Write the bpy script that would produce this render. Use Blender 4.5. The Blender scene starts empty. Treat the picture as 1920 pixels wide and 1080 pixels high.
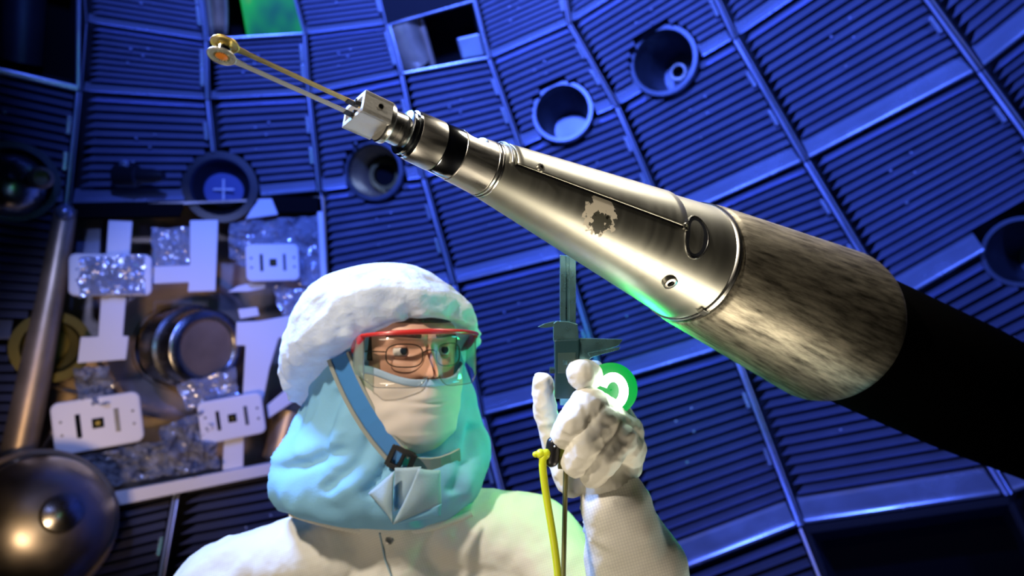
import bpy, bmesh, math, random
from mathutils import Vector, Matrix, noise
random.seed(7)
sc = bpy.context.scene
COL = sc.collection
F = 1280.0                       # focal length in pixels of a 1920 px wide frame (24 mm lens)
XC = Vector((0.96022, 0.27925, 0.0)); YC = Vector((0.11652, -0.40068, -0.90878)); ZC = Vector((-0.25377, 0.87263, -0.41728))
M3 = Matrix((XC, YC, ZC))        # camera axes -> world axes
CAM = Vector((0, 0, 5.0))        # the camera stands near the centre of the spherical chamber
R_WALL = 5.0
def cam2w(c): return M3 @ Vector(c) + CAM
def P(px, py, d): return cam2w(((px-960)/F*d, (540-py)/F*d, -d))
def D(px, py): return (M3 @ Vector(((px-960)/F, (540-py)/F, -1))).normalized()
def V3(c): return M3 @ Vector(c)
def lerp(a, b, t): return a+(b-a)*t
def interp(tab, x):
    if x <= tab[0][0]: return tab[0][1:]
    for a, b in zip(tab, tab[1:]):
        if x <= b[0]:
            t = (x-a[0])/(b[0]-a[0]); t = t*t*(3-2*t)*0.4+t*0.6
            return [lerp(p, q, t) for p, q in zip(a[1:], b[1:])]
    return tab[-1][1:]
def ss(a, b, x):
    t = max(0, min(1, (x-a)/(b-a))); return t*t*(3-2*t)

# ------------------------------------------------------------------ materials
def new_mat(name):
    m = bpy.data.materials.new(name); m.use_nodes = True
    nt = m.node_tree; return m, nt, nt.nodes, nt.links, nt.nodes['Principled BSDF']
def mat(name, col, rough=0.5, metal=0.0, bump=0.0, bscale=60.0, var=0.0, vscale=8.0, stretch=None, rvar=0.0, trans=0.0, spec=None, coat=0.0):
    m, nt, N, L, b = new_mat(name)
    b.inputs['Base Color'].default_value = (*col, 1); b.inputs['Roughness'].default_value = rough; b.inputs['Metallic'].default_value = metal
    if spec is not None: b.inputs['Specular IOR Level'].default_value = spec
    if coat: b.inputs['Coat Weight'].default_value = coat
    tc = N.new('ShaderNodeTexCoord'); src = tc.outputs['Object']
    if stretch:
        mp = N.new('ShaderNodeMapping'); mp.inputs['Scale'].default_value = stretch; L.new(src, mp.inputs[0]); src = mp.outputs[0]
    if var or rvar:
        n = N.new('ShaderNodeTexNoise'); n.inputs['Scale'].default_value = vscale; n.inputs['Detail'].default_value = 6; L.new(src, n.inputs[0])
    if var:
        r = N.new('ShaderNodeMapRange'); r.inputs[1].default_value = .3; r.inputs[2].default_value = .7
        r.inputs[3].default_value = 1-var; r.inputs[4].default_value = 1+var; L.new(n.outputs[0], r.inputs[0])
        mx = N.new('ShaderNodeVectorMath'); mx.operation = 'SCALE'; mx.inputs[0].default_value = col; L.new(r.outputs[0], mx.inputs['Scale'])
        L.new(mx.outputs[0], b.inputs['Base Color'])
    if rvar:
        r2 = N.new('ShaderNodeMapRange'); r2.inputs[1].default_value = .3; r2.inputs[2].default_value = .7
        r2.inputs[3].default_value = max(.03, rough-rvar); r2.inputs[4].default_value = rough+rvar; L.new(n.outputs[0], r2.inputs[0]); L.new(r2.outputs[0], b.inputs['Roughness'])
    if bump:
        n2 = N.new('ShaderNodeTexNoise'); n2.inputs['Scale'].default_value = bscale; n2.inputs['Detail'].default_value = 5; L.new(src, n2.inputs[0])
        bp = N.new('ShaderNodeBump'); bp.inputs['Strength'].default_value = bump; bp.inputs['Distance'].default_value = .01; L.new(n2.outputs[0], bp.inputs['Height']); L.new(bp.outputs[0], b.inputs['Normal'])
    if trans:
        t = N.new('ShaderNodeBsdfTranslucent'); t.inputs[0].default_value = (*col, 1); mxs = N.new('ShaderNodeMixShader'); mxs.inputs[0].default_value = trans
        out = N['Material Output']; L.new(b.outputs[0], mxs.inputs[1]); L.new(t.outputs[0], mxs.inputs[2]); L.new(mxs.outputs[0], out.inputs[0])
    return m
def emit(name, col, s):
    m, nt, N, L, b = new_mat(name)
    b.inputs['Base Color'].default_value = (0, 0, 0, 1); b.inputs['Emission Color'].default_value = (*col, 1); b.inputs['Emission Strength'].default_value = s
    return m
def clear(name, tint, gloss=.08, diffuse=0.0, rough=.03, dcol=(.8, .8, .8)):
    """clear sheet: see-through with a gloss and, if diffuse, a milky share"""
    m, nt, N, L, b = new_mat(name); N.remove(b); out = N['Material Output']
    t = N.new('ShaderNodeBsdfTransparent'); t.inputs[0].default_value = (*tint, 1)
    g = N.new('ShaderNodeBsdfGlossy'); g.inputs['Roughness'].default_value = rough
    mx = N.new('ShaderNodeMixShader'); mx.inputs[0].default_value = gloss
    L.new(t.outputs[0], mx.inputs[1]); L.new(g.outputs[0], mx.inputs[2]); last = mx
    if diffuse:
        d = N.new('ShaderNodeBsdfDiffuse'); d.inputs[0].default_value = (*dcol, 1); tr = N.new('ShaderNodeBsdfTranslucent'); tr.inputs[0].default_value = (*dcol, 1)
        a = N.new('ShaderNodeAddShader') if False else N.new('ShaderNodeMixShader'); L.new(d.outputs[0], a.inputs[1]); L.new(tr.outputs[0], a.inputs[2])
        m2 = N.new('ShaderNodeMixShader'); m2.inputs[0].default_value = diffuse; L.new(mx.outputs[0], m2.inputs[1]); L.new(a.outputs[0], m2.inputs[2]); last = m2
    L.new(last.outputs[0], out.inputs[0]); return m
def film_mat(name, tint):
    """crinkled plastic film: see-through with sharp highlights"""
    m, nt, N, L, b = new_mat(name); N.remove(b); out = N['Material Output']
    tc = N.new('ShaderNodeTexCoord'); n = N.new('ShaderNodeTexNoise'); n.inputs['Scale'].default_value = 6; n.inputs['Detail'].default_value = 3; L.new(tc.outputs['Object'], n.inputs[0])
    bp = N.new('ShaderNodeBump'); bp.inputs['Strength'].default_value = 1; bp.inputs['Distance'].default_value = .08; L.new(n.outputs[0], bp.inputs['Height'])
    t = N.new('ShaderNodeBsdfTransparent'); t.inputs[0].default_value = (*tint, 1)
    g = N.new('ShaderNodeBsdfGlossy'); g.inputs['Roughness'].default_value = .16; L.new(bp.outputs[0], g.inputs['Normal'])
    d = N.new('ShaderNodeBsdfDiffuse'); d.inputs[0].default_value = (.86, .89, .95, 1); L.new(bp.outputs[0], d.inputs['Normal'])
    m1 = N.new('ShaderNodeMixShader'); m1.inputs[0].default_value = .55; L.new(d.outputs[0], m1.inputs[1]); L.new(g.outputs[0], m1.inputs[2])
    m2 = N.new('ShaderNodeMixShader'); m2.inputs[0].default_value = .45; L.new(t.outputs[0], m2.inputs[1]); L.new(m1.outputs[0], m2.inputs[2])
    L.new(m2.outputs[0], out.inputs[0]); return m

MT = dict(
 louver = mat('louver_steel', (.40, .42, .56), .36, .8, rvar=.06, vscale=4),
 ledge = mat('ledge_steel', (.50, .54, .66), .24, .7, rvar=.06, vscale=5),
 shell = mat('shell_steel', (.008, .008, .012), .8, .2),
 dark_tube = mat('tube_steel', (.09, .10, .13), .42, .8, var=.2, vscale=5),
 bright_tube = mat('bright_tube_steel', (.5, .49, .46), .25, 1, rvar=.06),
 brass = mat('brass_lining', (.42, .33, .12), .3, 1, var=.2, vscale=12, stretch=(8, 8, 1)),
 olive = mat('olive_metal', (.13, .11, .03), .42, .8),
 dome = mat('satin_dome', (.55, .50, .43), .38, 1, rvar=.05),
 tan = mat('tan_metal', (.52, .40, .26), .4, .7, var=.3, vscale=5),
 brown = mat('brown_metal', (.30, .22, .14), .42, .7, var=.5, vscale=4, bump=.3, bscale=6),
 bronze = mat('bronze_ring', (.30, .22, .15), .4, .45, var=.25, vscale=5),
 white = mat('white_sheet', (.80, .80, .80), .6),
 whiteplate = mat('white_plastic', (.84, .84, .84), .45),
 black = mat('matte_black', (.0025, .0025, .003), .9, 0, spec=.02),
 blackplastic = mat('black_plastic', (.012, .012, .014), .35),
 hole = mat('dark_hole', (.006, .006, .007), .95, spec=.02),
 lens = mat('lens_glass', (.05, .08, .24), .4, 0),
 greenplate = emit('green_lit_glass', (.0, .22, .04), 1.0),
 alu = mat('satin_aluminium', (.70, .68, .64), .34, 1, rvar=.08, vscale=30, stretch=(1, 6, 6), bump=.015, bscale=300),
 alubox = mat('milled_aluminium', (.80, .79, .77), .42, .7, bump=.05, bscale=400),
 polished = mat('polished_steel', (.60, .63, .65), .15, 1),
 turned = mat('turned_steel', (.74, .73, .70), .27, 1, rvar=.05, vscale=200, stretch=(1, .05, .05)),
 screw = mat('screw_steel', (.62, .6, .55), .28, 1),
 gold = mat('gold_arm', (1.0, .72, .22), .38, .8, rvar=.1, vscale=200, stretch=(.2, 1, 1)),
 armgrey = mat('grey_silicon_arm', (.60, .62, .63), .42, .6, rvar=.08, vscale=90, stretch=(.2, 1, 1)),
 goldfoil = mat('gold_foil', (.85, .68, .30), .15, 1),
 amber = mat('amber_film', (.75, .22, .03), .3, 0, coat=.6),
 graydisc = mat('grey_disc', (.42, .44, .43), .4, .5, var=.35, vscale=500),
 rim = mat('silver_rim', (.66, .65, .6), .35, .7),
 skin = mat('skin', (.68, .38, .27), .5, 0, var=.1, vscale=30),
 lip = mat('lip', (.55, .15, .12), .45),
 hair = mat('dark_hair', (.03, .018, .012), .55, bump=.6, bscale=120),
 eyewhite = mat('eye_white', (.75, .72, .70), .15), iris = mat('iris', (.02, .03, .05), .1),
 cap = mat('bouffant_fabric', (.74, .81, .90), .85, trans=.22, bump=.9, bscale=26, var=.13, vscale=22),
 hood = mat('hood_fabric', (.24, .54, .80), .75, bump=.08, bscale=300, trans=.12),
 strap = mat('blue_strap', (.04, .20, .52), .6), strapedge = mat('grey_strap_edge', (.28, .30, .28), .6),
 mask = None,
 collar = mat('collar_fabric', (.33, .47, .58), .75, bump=.1, bscale=300),
 red = mat('red_frame', (.62, .03, .03), .28, coat=.5),
 glove = mat('glove_fabric', (.82, .79, .70), .6, bump=.06, bscale=90),
 clear = clear('clear_lens', (.97, .96, .94), .07),
 shield = clear('side_shield', (.7, .9, .8), .06, .3),
 wire = mat('wire_frame', (.10, .085, .07), .3, .8),
 caliper = mat('caliper_steel', (.22, .47, .54), .30, .85, rvar=.06, vscale=80),
 calbody = mat('caliper_plastic', (.015, .05, .06), .4),
 screen = mat('caliper_screen', (.05, .09, .09), .2, coat=.4),
 yellow = mat('yellow_cord', (.72, .80, .02), .4), yellowgreen = mat('olive_clamp', (.30, .36, .03), .45), rod = mat('olive_rod', (.20, .19, .07), .4, .4),
 ring = emit('ring_light', (.82, 1, .85), 9), greendisc = None,
 film = film_mat('plastic_film', (.72, .78, .9)),
 snap = mat('snap_button', (.35, .33, .32), .4, .5),
)
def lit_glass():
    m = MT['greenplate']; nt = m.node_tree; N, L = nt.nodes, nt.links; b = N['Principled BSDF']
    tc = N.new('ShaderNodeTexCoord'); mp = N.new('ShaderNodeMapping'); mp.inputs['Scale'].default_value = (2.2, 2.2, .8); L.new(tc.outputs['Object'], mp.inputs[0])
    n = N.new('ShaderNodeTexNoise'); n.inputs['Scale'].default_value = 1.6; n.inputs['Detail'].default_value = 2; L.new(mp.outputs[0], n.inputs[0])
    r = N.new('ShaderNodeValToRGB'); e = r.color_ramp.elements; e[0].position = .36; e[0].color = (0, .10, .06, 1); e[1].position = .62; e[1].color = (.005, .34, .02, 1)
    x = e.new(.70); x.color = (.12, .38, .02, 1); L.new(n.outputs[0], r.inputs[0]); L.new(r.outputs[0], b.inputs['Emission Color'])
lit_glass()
def coverall_mat():
    m, nt, N, L, b = new_mat('coverall_fabric')
    tc = N.new('ShaderNodeTexCoord'); sep = N.new('ShaderNodeSeparateXYZ'); L.new(tc.outputs['Object'], sep.inputs[0])
    outs = []
    for ax in (0, 2):
        w = N.new('ShaderNodeMath'); w.operation = 'MULTIPLY'; w.inputs[1].default_value = 300; L.new(sep.outputs[ax], w.inputs[0])
        fr = N.new('ShaderNodeMath'); fr.operation = 'FRACT'; L.new(w.outputs[0], fr.inputs[0])
        lt = N.new('ShaderNodeMath'); lt.operation = 'LESS_THAN'; lt.inputs[1].default_value = .2; L.new(fr.outputs[0], lt.inputs[0]); outs.append(lt)
    mx = N.new('ShaderNodeMath'); mx.operation = 'MAXIMUM'; L.new(outs[0].outputs[0], mx.inputs[0]); L.new(outs[1].outputs[0], mx.inputs[1])
    c = N.new('ShaderNodeMix'); c.data_type = 'RGBA'; c.inputs[6].default_value = (.80, .77, .70, 1); c.inputs[7].default_value = (.66, .64, .60, 1); L.new(mx.outputs[0], c.inputs[0]); L.new(c.outputs[2], b.inputs['Base Color'])
    b.inputs['Roughness'].default_value = .75
    n = N.new('ShaderNodeTexNoise'); n.inputs['Scale'].default_value = 14; n.inputs['Detail'].default_value = 3; L.new(tc.outputs['Object'], n.inputs[0])
    bp = N.new('ShaderNodeBump'); bp.inputs['Strength'].default_value = .45; bp.inputs['Distance'].default_value = .02; L.new(n.outputs[0], bp.inputs['Height']); L.new(bp.outputs[0], b.inputs['Normal'])
    return m
MT['coverall'] = coverall_mat()
def mask_mat():
    m, nt, N, L, b = new_mat('veil_fabric'); out = N['Material Output']
    b.inputs['Base Color'].default_value = (.82, .74, .68, 1); b.inputs['Roughness'].default_value = .8
    t = N.new('ShaderNodeBsdfTransparent'); mx = N.new('ShaderNodeMixShader'); mx.inputs[0].default_value = .24
    L.new(b.outputs[0], mx.inputs[1]); L.new(t.outputs[0], mx.inputs[2]); L.new(mx.outputs[0], out.inputs[0]); return m
MT['mask'] = mask_mat()
MT['maskband'] = mat('veil_band', (.42, .60, .85), .7)
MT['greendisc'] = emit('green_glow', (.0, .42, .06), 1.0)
def streaked(name, c1, c2, rough):
    """bare steel with long dark rub marks along its axis (local x)"""
    m, nt, N, L, b = new_mat(name); b.inputs['Metallic'].default_value = .85; b.inputs['Roughness'].default_value = rough
    tc = N.new('ShaderNodeTexCoord'); mp = N.new('ShaderNodeMapping'); mp.inputs['Scale'].default_value = (1.3, 150, 150); L.new(tc.outputs['Object'], mp.inputs[0])
    n = N.new('ShaderNodeTexNoise'); n.inputs['Scale'].default_value = 1; n.inputs['Detail'].default_value = 7; n.inputs['Roughness'].default_value = .65; L.new(mp.outputs[0], n.inputs[0])
    r = N.new('ShaderNodeValToRGB'); r.color_ramp.elements[0].position = .32; r.color_ramp.elements[0].color = (*c1, 1); r.color_ramp.elements[1].position = .66; r.color_ramp.elements[1].color = (*c2, 1)
    L.new(n.outputs[0], r.inputs[0]); L.new(r.outputs[0], b.inputs['Base Color']); return m
MT['rear'] = streaked('rubbed_steel', (.10, .09, .07), (.60, .55, .44), .50)
def cone_mat():
    """brushed aluminium with a patch of peeled tape on its flank"""
    m, nt, N, L, b = new_mat('brushed_aluminium'); b.inputs['Metallic'].default_value = 1; b.inputs['Roughness'].default_value = .36
    tc = N.new('ShaderNodeTexCoord'); g = tc.outputs['Object']
    mp = N.new('ShaderNodeMapping'); mp.inputs['Scale'].default_value = (60, 3, 3); L.new(g, mp.inputs[0])
    n = N.new('ShaderNodeTexNoise'); n.inputs['Scale'].default_value = 1.5; n.inputs['Detail'].default_value = 5; L.new(mp.outputs[0], n.inputs[0])
    r = N.new('ShaderNodeMapRange'); r.inputs[1].default_value = .3; r.inputs[2].default_value = .7; r.inputs[3].default_value = .38; r.inputs[4].default_value = .46; L.new(n.outputs[0], r.inputs[0]); L.new(r.outputs[0], b.inputs['Roughness'])
    def patch(centre, rad, scale, lo, hi):
        d = N.new('ShaderNodeVectorMath'); d.operation = 'DISTANCE'; d.inputs[1].default_value = centre; L.new(g, d.inputs[0])
        f = N.new('ShaderNodeMapRange'); f.inputs[1].default_value = rad*.35; f.inputs[2].default_value = rad; f.inputs[3].default_value = 1; f.inputs[4].default_value = 0; L.new(d.outputs['Value'], f.inputs[0])
        nn = N.new('ShaderNodeTexNoise'); nn.inputs['Scale'].default_value = scale; nn.inputs['Detail'].default_value = 5; L.new(g, nn.inputs[0])
        mu = N.new('ShaderNodeMath'); mu.operation = 'MULTIPLY'; L.new(f.outputs[0], mu.inputs[0]); L.new(nn.outputs[0], mu.inputs[1])
        st = N.new('ShaderNodeMapRange'); st.inputs[1].default_value = lo; st.inputs[2].default_value = hi; L.new(mu.outputs[0], st.inputs[0]); return st.outputs[0]
    c = N.new('ShaderNodeMix'); c.data_type = 'RGBA'; c.inputs[6].default_value = (.60, .60, .54, 1); c.inputs[7].default_value = (.95, .88, .74, 1)
    c2 = N.new('ShaderNodeMix'); c2.data_type = 'RGBA'; c2.inputs[7].default_value = (.10, .10, .08, 1)
    return m, (c, c2, patch, b, L)
MT['cone'], CONE_HOOK = cone_mat()

# ------------------------------------------------------------------ mesh helpers
class MB:
    def __init__(s): s.v = []; s.f = []; s.sm = []
    def add(s, vs, fs, smooth=False):
        o = len(s.v); s.v += [Vector(v) for v in vs]; s.f += [tuple(i+o for i in f) for f in fs]; s.sm += [smooth]*len(fs)
    def hexa(s, a):              # eight corners: four of one face, then four of the opposite one
        s.add(a, [(0, 3, 2, 1), (4, 5, 6, 7), (0, 1, 5, 4), (1, 2, 6, 5), (2, 3, 7, 6), (3, 0, 4, 7)])
    def box(s, c, x, y, z):      # centre and three half-axes
        c, x, y, z = map(Vector, (c, x, y, z))
        s.hexa([c-x-y-z, c+x-y-z, c+x+y-z, c-x+y-z, c-x-y+z, c+x-y+z, c+x+y+z, c-x+y+z])
    def prism(s, pts, ext):
        n = len(pts); ext = Vector(ext); a = [Vector(p) for p in pts]
        s.add(a+[p+ext for p in a], [tuple(range(n))[::-1], tuple(range(n, 2*n))]+[(i, (i+1) % n, n+(i+1) % n, n+i) for i in range(n)])
    def rings(s, rs, closed=True, cap0=True, cap1=True, smooth=True):
        n = len(rs[0]); vs = [p for r in rs for p in r]; fs = []
        for i in range(len(rs)-1):
            for j in range(n if closed else n-1):
                k = (j+1) % n; fs.append((i*n+j, i*n+k, (i+1)*n+k, (i+1)*n+j))
        if cap0: fs.append(tuple(range(n))[::-1])
        if cap1: fs.append(tuple(range((len(rs)-1)*n, len(rs)*n)))
        s.add(vs, fs, smooth)
    def lathe(s, o, ax, prof, n=48, a0=0, a1=2*math.pi, ref=None, cap0=True, cap1=True, smooth=True):  # prof: (distance along ax, radius)
        o = Vector(o); ax = Vector(ax).normalized(); r = Vector(ref) if ref is not None else (Vector((0, 0, 1)) if abs(ax.z) < .9 else Vector((1, 0, 0)))
        u = (r-ax*r.dot(ax)).normalized(); w = ax.cross(u); full = abs(a1-a0-2*math.pi) < 1e-6
        ang = [a0+(a1-a0)*i/(n if full else n-1) for i in range(n)]
        s.rings([[o+ax*t+(u*math.cos(a)+w*math.sin(a))*q for a in ang] for t, q in prof], full, cap0 and full, cap1 and full, smooth)
    def tube(s, pts, r, n=10, caps=True):
        pts = [Vector(p) for p in pts]; rs = []; u = None
        for i, p in enumerate(pts):
            t = (pts[min(i+1, len(pts)-1)]-pts[max(i-1, 0)]).normalized()
            if u is None: u = t.orthogonal().normalized()
            u = (u-t*u.dot(t)).normalized(); w = t.cross(u); q = r[i] if isinstance(r, (list, tuple)) else r
            rs.append([p+(u*math.cos(2*math.pi*k/n)+w*math.sin(2*math.pi*k/n))*q for k in range(n)])
        s.rings(rs, True, caps, caps)
    def loop(s, pts, r, n=8):
        pts = [Vector(p) for p in pts]; m = len(pts); rs = []
        nrm = (pts[m//3]-pts[0]).cross(pts[2*m//3]-pts[0]).normalized()
        for i in range(m):
            t = (pts[(i+1) % m]-pts[i-1]).normalized(); u = t.cross(nrm).normalized()
            rs.append([pts[i]+(u*math.cos(2*math.pi*k/n)+nrm*math.sin(2*math.pi*k/n))*r for k in range(n)])
        s.rings(rs+[rs[0]], True, False, False)
    def capsule(s, a, b, ra, rb, n=16):
        a, b = Vector(a), Vector(b); ax = b-a; Ln = max(ax.length, 1e-6); pr = []
        for k in range(7): t = math.pi/2*k/6; pr.append((-ra*math.cos(t), max(ra*math.sin(t), 1e-5)))
        for k in range(7): t = math.pi/2*k/6; pr.append((Ln+rb*math.sin(t), max(rb*math.cos(t), 1e-5)))
        s.lathe(a, ax if ax.length > 1e-6 else (0, 0, 1), pr, n)
    def ball(s, c, r, n=16, ax=(0, 0, 1)):
        pr = [(-r*math.cos(math.pi*k/n), max(1e-5, r*math.sin(math.pi*k/n))) for k in range(n+1)]; s.lathe(c, ax, pr, 2*n)
ROOT = {}
def mesh_of(name, mb):
    me = bpy.data.meshes.new(name); me.from_pydata([tuple(v) for v in mb.v], [], mb.f); me.update()
    me.polygons.foreach_set('use_smooth', mb.sm); return me
def tag(o, label=None, cat=None, group=None, kind=None):
    if label: o['label'] = label
    if cat: o['category'] = cat
    if group: o['group'] = group
    if kind: o['kind'] = kind
    return o
def origin_of(o): return ROOT.get(o.name, Matrix.Identity(4))
def thing(name, at, label, cat, group=None, rot=None, kind=None):
    o = bpy.data.objects.new(name, None); o.empty_display_size = .05; COL.objects.link(o)
    m = Matrix.Translation(Vector(at)) @ (rot.to_4x4() if rot else Matrix.Identity(4)); o.matrix_world = m; ROOT[o.name] = m
    return tag(o, label, cat, group, kind)
def obj(name, mb, m, parent=None, local=False, bevel=0, sub=0, at=None, label=None, fix=True):
    """links mb as one mesh object; world vertices unless local"""
    me = mb if isinstance(mb, bpy.types.Mesh) else mesh_of(name, mb)
    if parent: M = origin_of(parent)
    else: M = Matrix.Translation(Vector(at) if at is not None else sum((v.co for v in me.vertices), Vector())/max(1, len(me.vertices)))
    if not local: me.transform(M.inverted())
    if fix:
        bm = bmesh.new(); bm.from_mesh(me); bmesh.ops.recalc_face_normals(bm, faces=bm.faces); bm.to_mesh(me); bm.free()
    if any(p.use_smooth for p in me.polygons): me.set_sharp_from_angle(angle=math.radians(40))
    me.materials.append(MT[m] if isinstance(m, str) else m)
    o = bpy.data.objects.new(name, me); COL.objects.link(o)
    if parent: o.parent = parent; ROOT[o.name] = M
    else: o.matrix_world = M; ROOT[o.name] = M
    if bevel:
        b = o.modifiers.new('bevel', 'BEVEL'); b.width = bevel; b.segments = 2; b.limit_method = 'ANGLE'; b.angle_limit = math.radians(35)
    if sub:
        b = o.modifiers.new('sub', 'SUBSURF'); b.levels = sub; b.render_levels = sub
    if label: o['label'] = label
    return o
def remeshed(mb, voxel, smooth=6, disp=None):
    me = mesh_of('tmp', mb); o = bpy.data.objects.new('tmp', me); COL.objects.link(o)
    r = o.modifiers.new('r', 'REMESH'); r.mode = 'VOXEL'; r.voxel_size = voxel; r.use_smooth_shade = True
    if smooth: s = o.modifiers.new('s', 'SMOOTH'); s.factor = .5; s.iterations = smooth
    dg = bpy.context.evaluated_depsgraph_get(); out = bpy.data.meshes.new_from_object(o.evaluated_get(dg))
    bpy.data.objects.remove(o); bpy.data.meshes.remove(me)
    if disp:
        nn = [v.normal.copy() for v in out.vertices]
        for v, n in zip(out.vertices, nn): v.co += n*disp(v.co)
    for p in out.polygons: p.use_smooth = True
    return out

# ------------------------------------------------------------------ the chamber wall
LAT = {-2: 56, -1: 51.5, 0: 47.41, 1: 43.11, 2: 35.52, 3: 25.43, 4: 14.17, 5: -.64, 6: -16}
LON = {-2: -61, -1: -48.5, 0: -36.35, 1: -24.93, 2: -15.12, 3: -5.24, 4: 5.09, 5: 15.29, 6: 28.15, 7: 41.02, 8: 53.5, 9: 66}
SEEN = {(0,0):(160,42),(1,0):(150,172),(2,0):(128,385),(0,1):(388,77),(1,1):(391,187),(0,2):(572,65),(1,2):(580,177),(2,2):(600,360),
 (1,3):(754,140),(2,3):(795,335),(3,3):(853,533),(4,3):(905,782),(1,4):(918,110),(2,4):(977,277),(3,4):(1060,482),(4,4):(1135,722),
 (1,5):(1068,45),(2,5):(1158,200),(5,5):(1503,987),(4,5):(1375,650),(2,6):(1380,72),(3,6):(1513,302),(4,6):(1677,573),(5,6):(1895,930),(3,7):(1840,132),
 (3,0):(72,640),(4,0):(0,985),(5,0):(-110,1420),(4,1):(335,908),(5,1):(262,1310),(3,2):(618,592),(4,2):(640,852),(5,2):(660,1228),(3,1):(370,640)}
def node(r, c):
    if (r, c) in SEEN: return CAM+D(*SEEN[(r, c)])*R_WALL
    a, o = math.radians(LAT[r]), math.radians(LON[c])
    return CAM+Vector((math.cos(a)*math.sin(o), math.cos(a)*math.cos(o), math.sin(a)))*R_WALL
# round ports: name, px, py, radius px
PORTS = {'a': (1245, 115, 64), 'b': (1055, 211, 57), 'c': (702, 320, 56), 'd': (415, 352, 66), 'e': (25, 340, 66), 'f': (1918, 472, 66), 'g': (70, 985, 105), 'h': (96, 650, 66)}
HOLES = [(D(x, y), math.atan((r+3)/F/math.sqrt(1+((x-960)/F)**2+((y-540)/F)**2))) for k, (x, y, r) in PORTS.items()]
def in_hole(p):
    d = (p-CAM).normalized()
    return any(d.dot(h) > math.cos(a) for h, a in HOLES)
def runs(q, u0, u1, n=70):
    """stretches of [u0, u1] whose points q(u) lie outside every round port"""
    out = []; st = None
    for i in range(n+1):
        u = lerp(u0, u1, i/n); h = in_hole(q(u))
        if not h and st is None: st = u
        if h and st is not None:
            if u-st > .02: out.append((st, u))
            st = None
    if st is not None: out.append((st, u1))
    return out
NSLAT = {-1: 9, 0: 9, 1: 11, 2: 13, 3: 15, 4: 16, 5: 16}
def panel(r, c, label):
    TL, TR, BL, BR = node(r, c), node(r, c+1), node(r+1, c), node(r+1, c+1)
    ctr = (TL+TR+BL+BR)/4; n = (CAM-ctr).normalized()
    g = .008
    def Q(u, v, h=0.0):
        u = g+u*(1-2*g); v = g+v*(1-2*g)
        return TL*(1-u)*(1-v)+TR*u*(1-v)+BL*(1-u)*v+BR*u*v+n*h
    near = any(((ctr-CAM).normalized()).dot(h) > .975 for h, a in HOLES)
    rr = runs if near else (lambda q, a, b, n=0: [(a, b)])
    root = thing('louvered_panel', Q(.5, 1), label, 'wall panel', 'louvered steel panels lining the chamber')
    for ua, ub in ((0, .006), (.984, 1)):
        for a, b in rr(lambda v: Q((ua+ub)/2, v), 0, 1):
            fr = MB(); fr.hexa([Q(ua, a, -.05), Q(ub, a, -.05), Q(ub, b, -.05), Q(ua, b, -.05), Q(ua, a, .02), Q(ub, a, .02), Q(ub, b, .02), Q(ua, b, .02)])
            obj('side_rail', fr, 'louver', root)
    sl = MB(); v0, v1 = .012, .858; ns = NSLAT[r]; pit = ((BL-TL).length+(BR-TR).length)/2/ns
    g0, g1 = (.05, .13) if c <= 1 else (.03, .085)
    for k in range(ns):
        va = lerp(v0, v1, k/ns); dv = (v1-v0)/ns; vb = va+dv*.74
        for a, b in rr(lambda u: Q(u, va+dv*.5), g0, .972):
            sa = a+(g1-g0 if a <= g0 else 0); sb = b
            hA, hB, th = -.62*pit, .004, .006
            sl.hexa([Q(sa, va, hA-th), Q(sb, va, hA-th), Q(sb, vb, hB-th), Q(a, vb, hB-th), Q(sa, va, hA), Q(sb, va, hA), Q(sb, vb, hB), Q(a, vb, hB)])
    obj('louver_slats', sl, 'louver', root)
    pr = [(.862, -.05), (.95, .010), (.968, .026), (.982, .032), (.993, .026), (.999, .008), (1.0, -.04)]
    for a, b in rr(lambda u: Q(u, .95), .02, .97):
        m = 8; ld = MB()
        ld.rings([[Q(lerp(a, b, i/m), v, h) for v, h in pr] for i in range(m+1)], False, False, False, True)
        obj('ledge', ld, 'ledge', root, fix=True)
    for v in (.3, .62):
        p = Q(.955, v, .02)
        if in_hole(p): continue
        cl = MB(); ud = (Q(.97, v)-Q(.95, v)).normalized(); vd = (Q(.95, v+.1)-Q(.95, v)).normalized()
        cl.box(p, ud*.012, vd*.055, n*.012); obj('clip', cl, 'ledge', root, bevel=.004)
    for u, v in ((.42, .34), (.52, .42), (.40, .56), (.56, .30)):
        p = Q(u+.06*((r*7+c*3) % 3-1), v+.05*((r*5+c) % 3-1), .008)
        if in_hole(p): continue
        bo = MB(); bo.lathe(p, n, [(-.03, .009), (.006, .009), (.009, .006)], 12); obj('bolt', bo, 'louver', root)
    return root
HATCH = {(2, 0), (2, 1), (3, 0), (3, 1)}
BAYS = {(-1, 1), (0, 3), (-1, -1), (0, -1), (5, 5)}
rown = {-2: 'topmost', -1: 'topmost', 0: 'topmost', 1: 'second', 2: 'third', 3: 'fourth', 4: 'fifth', 5: 'lowest'}
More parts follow.
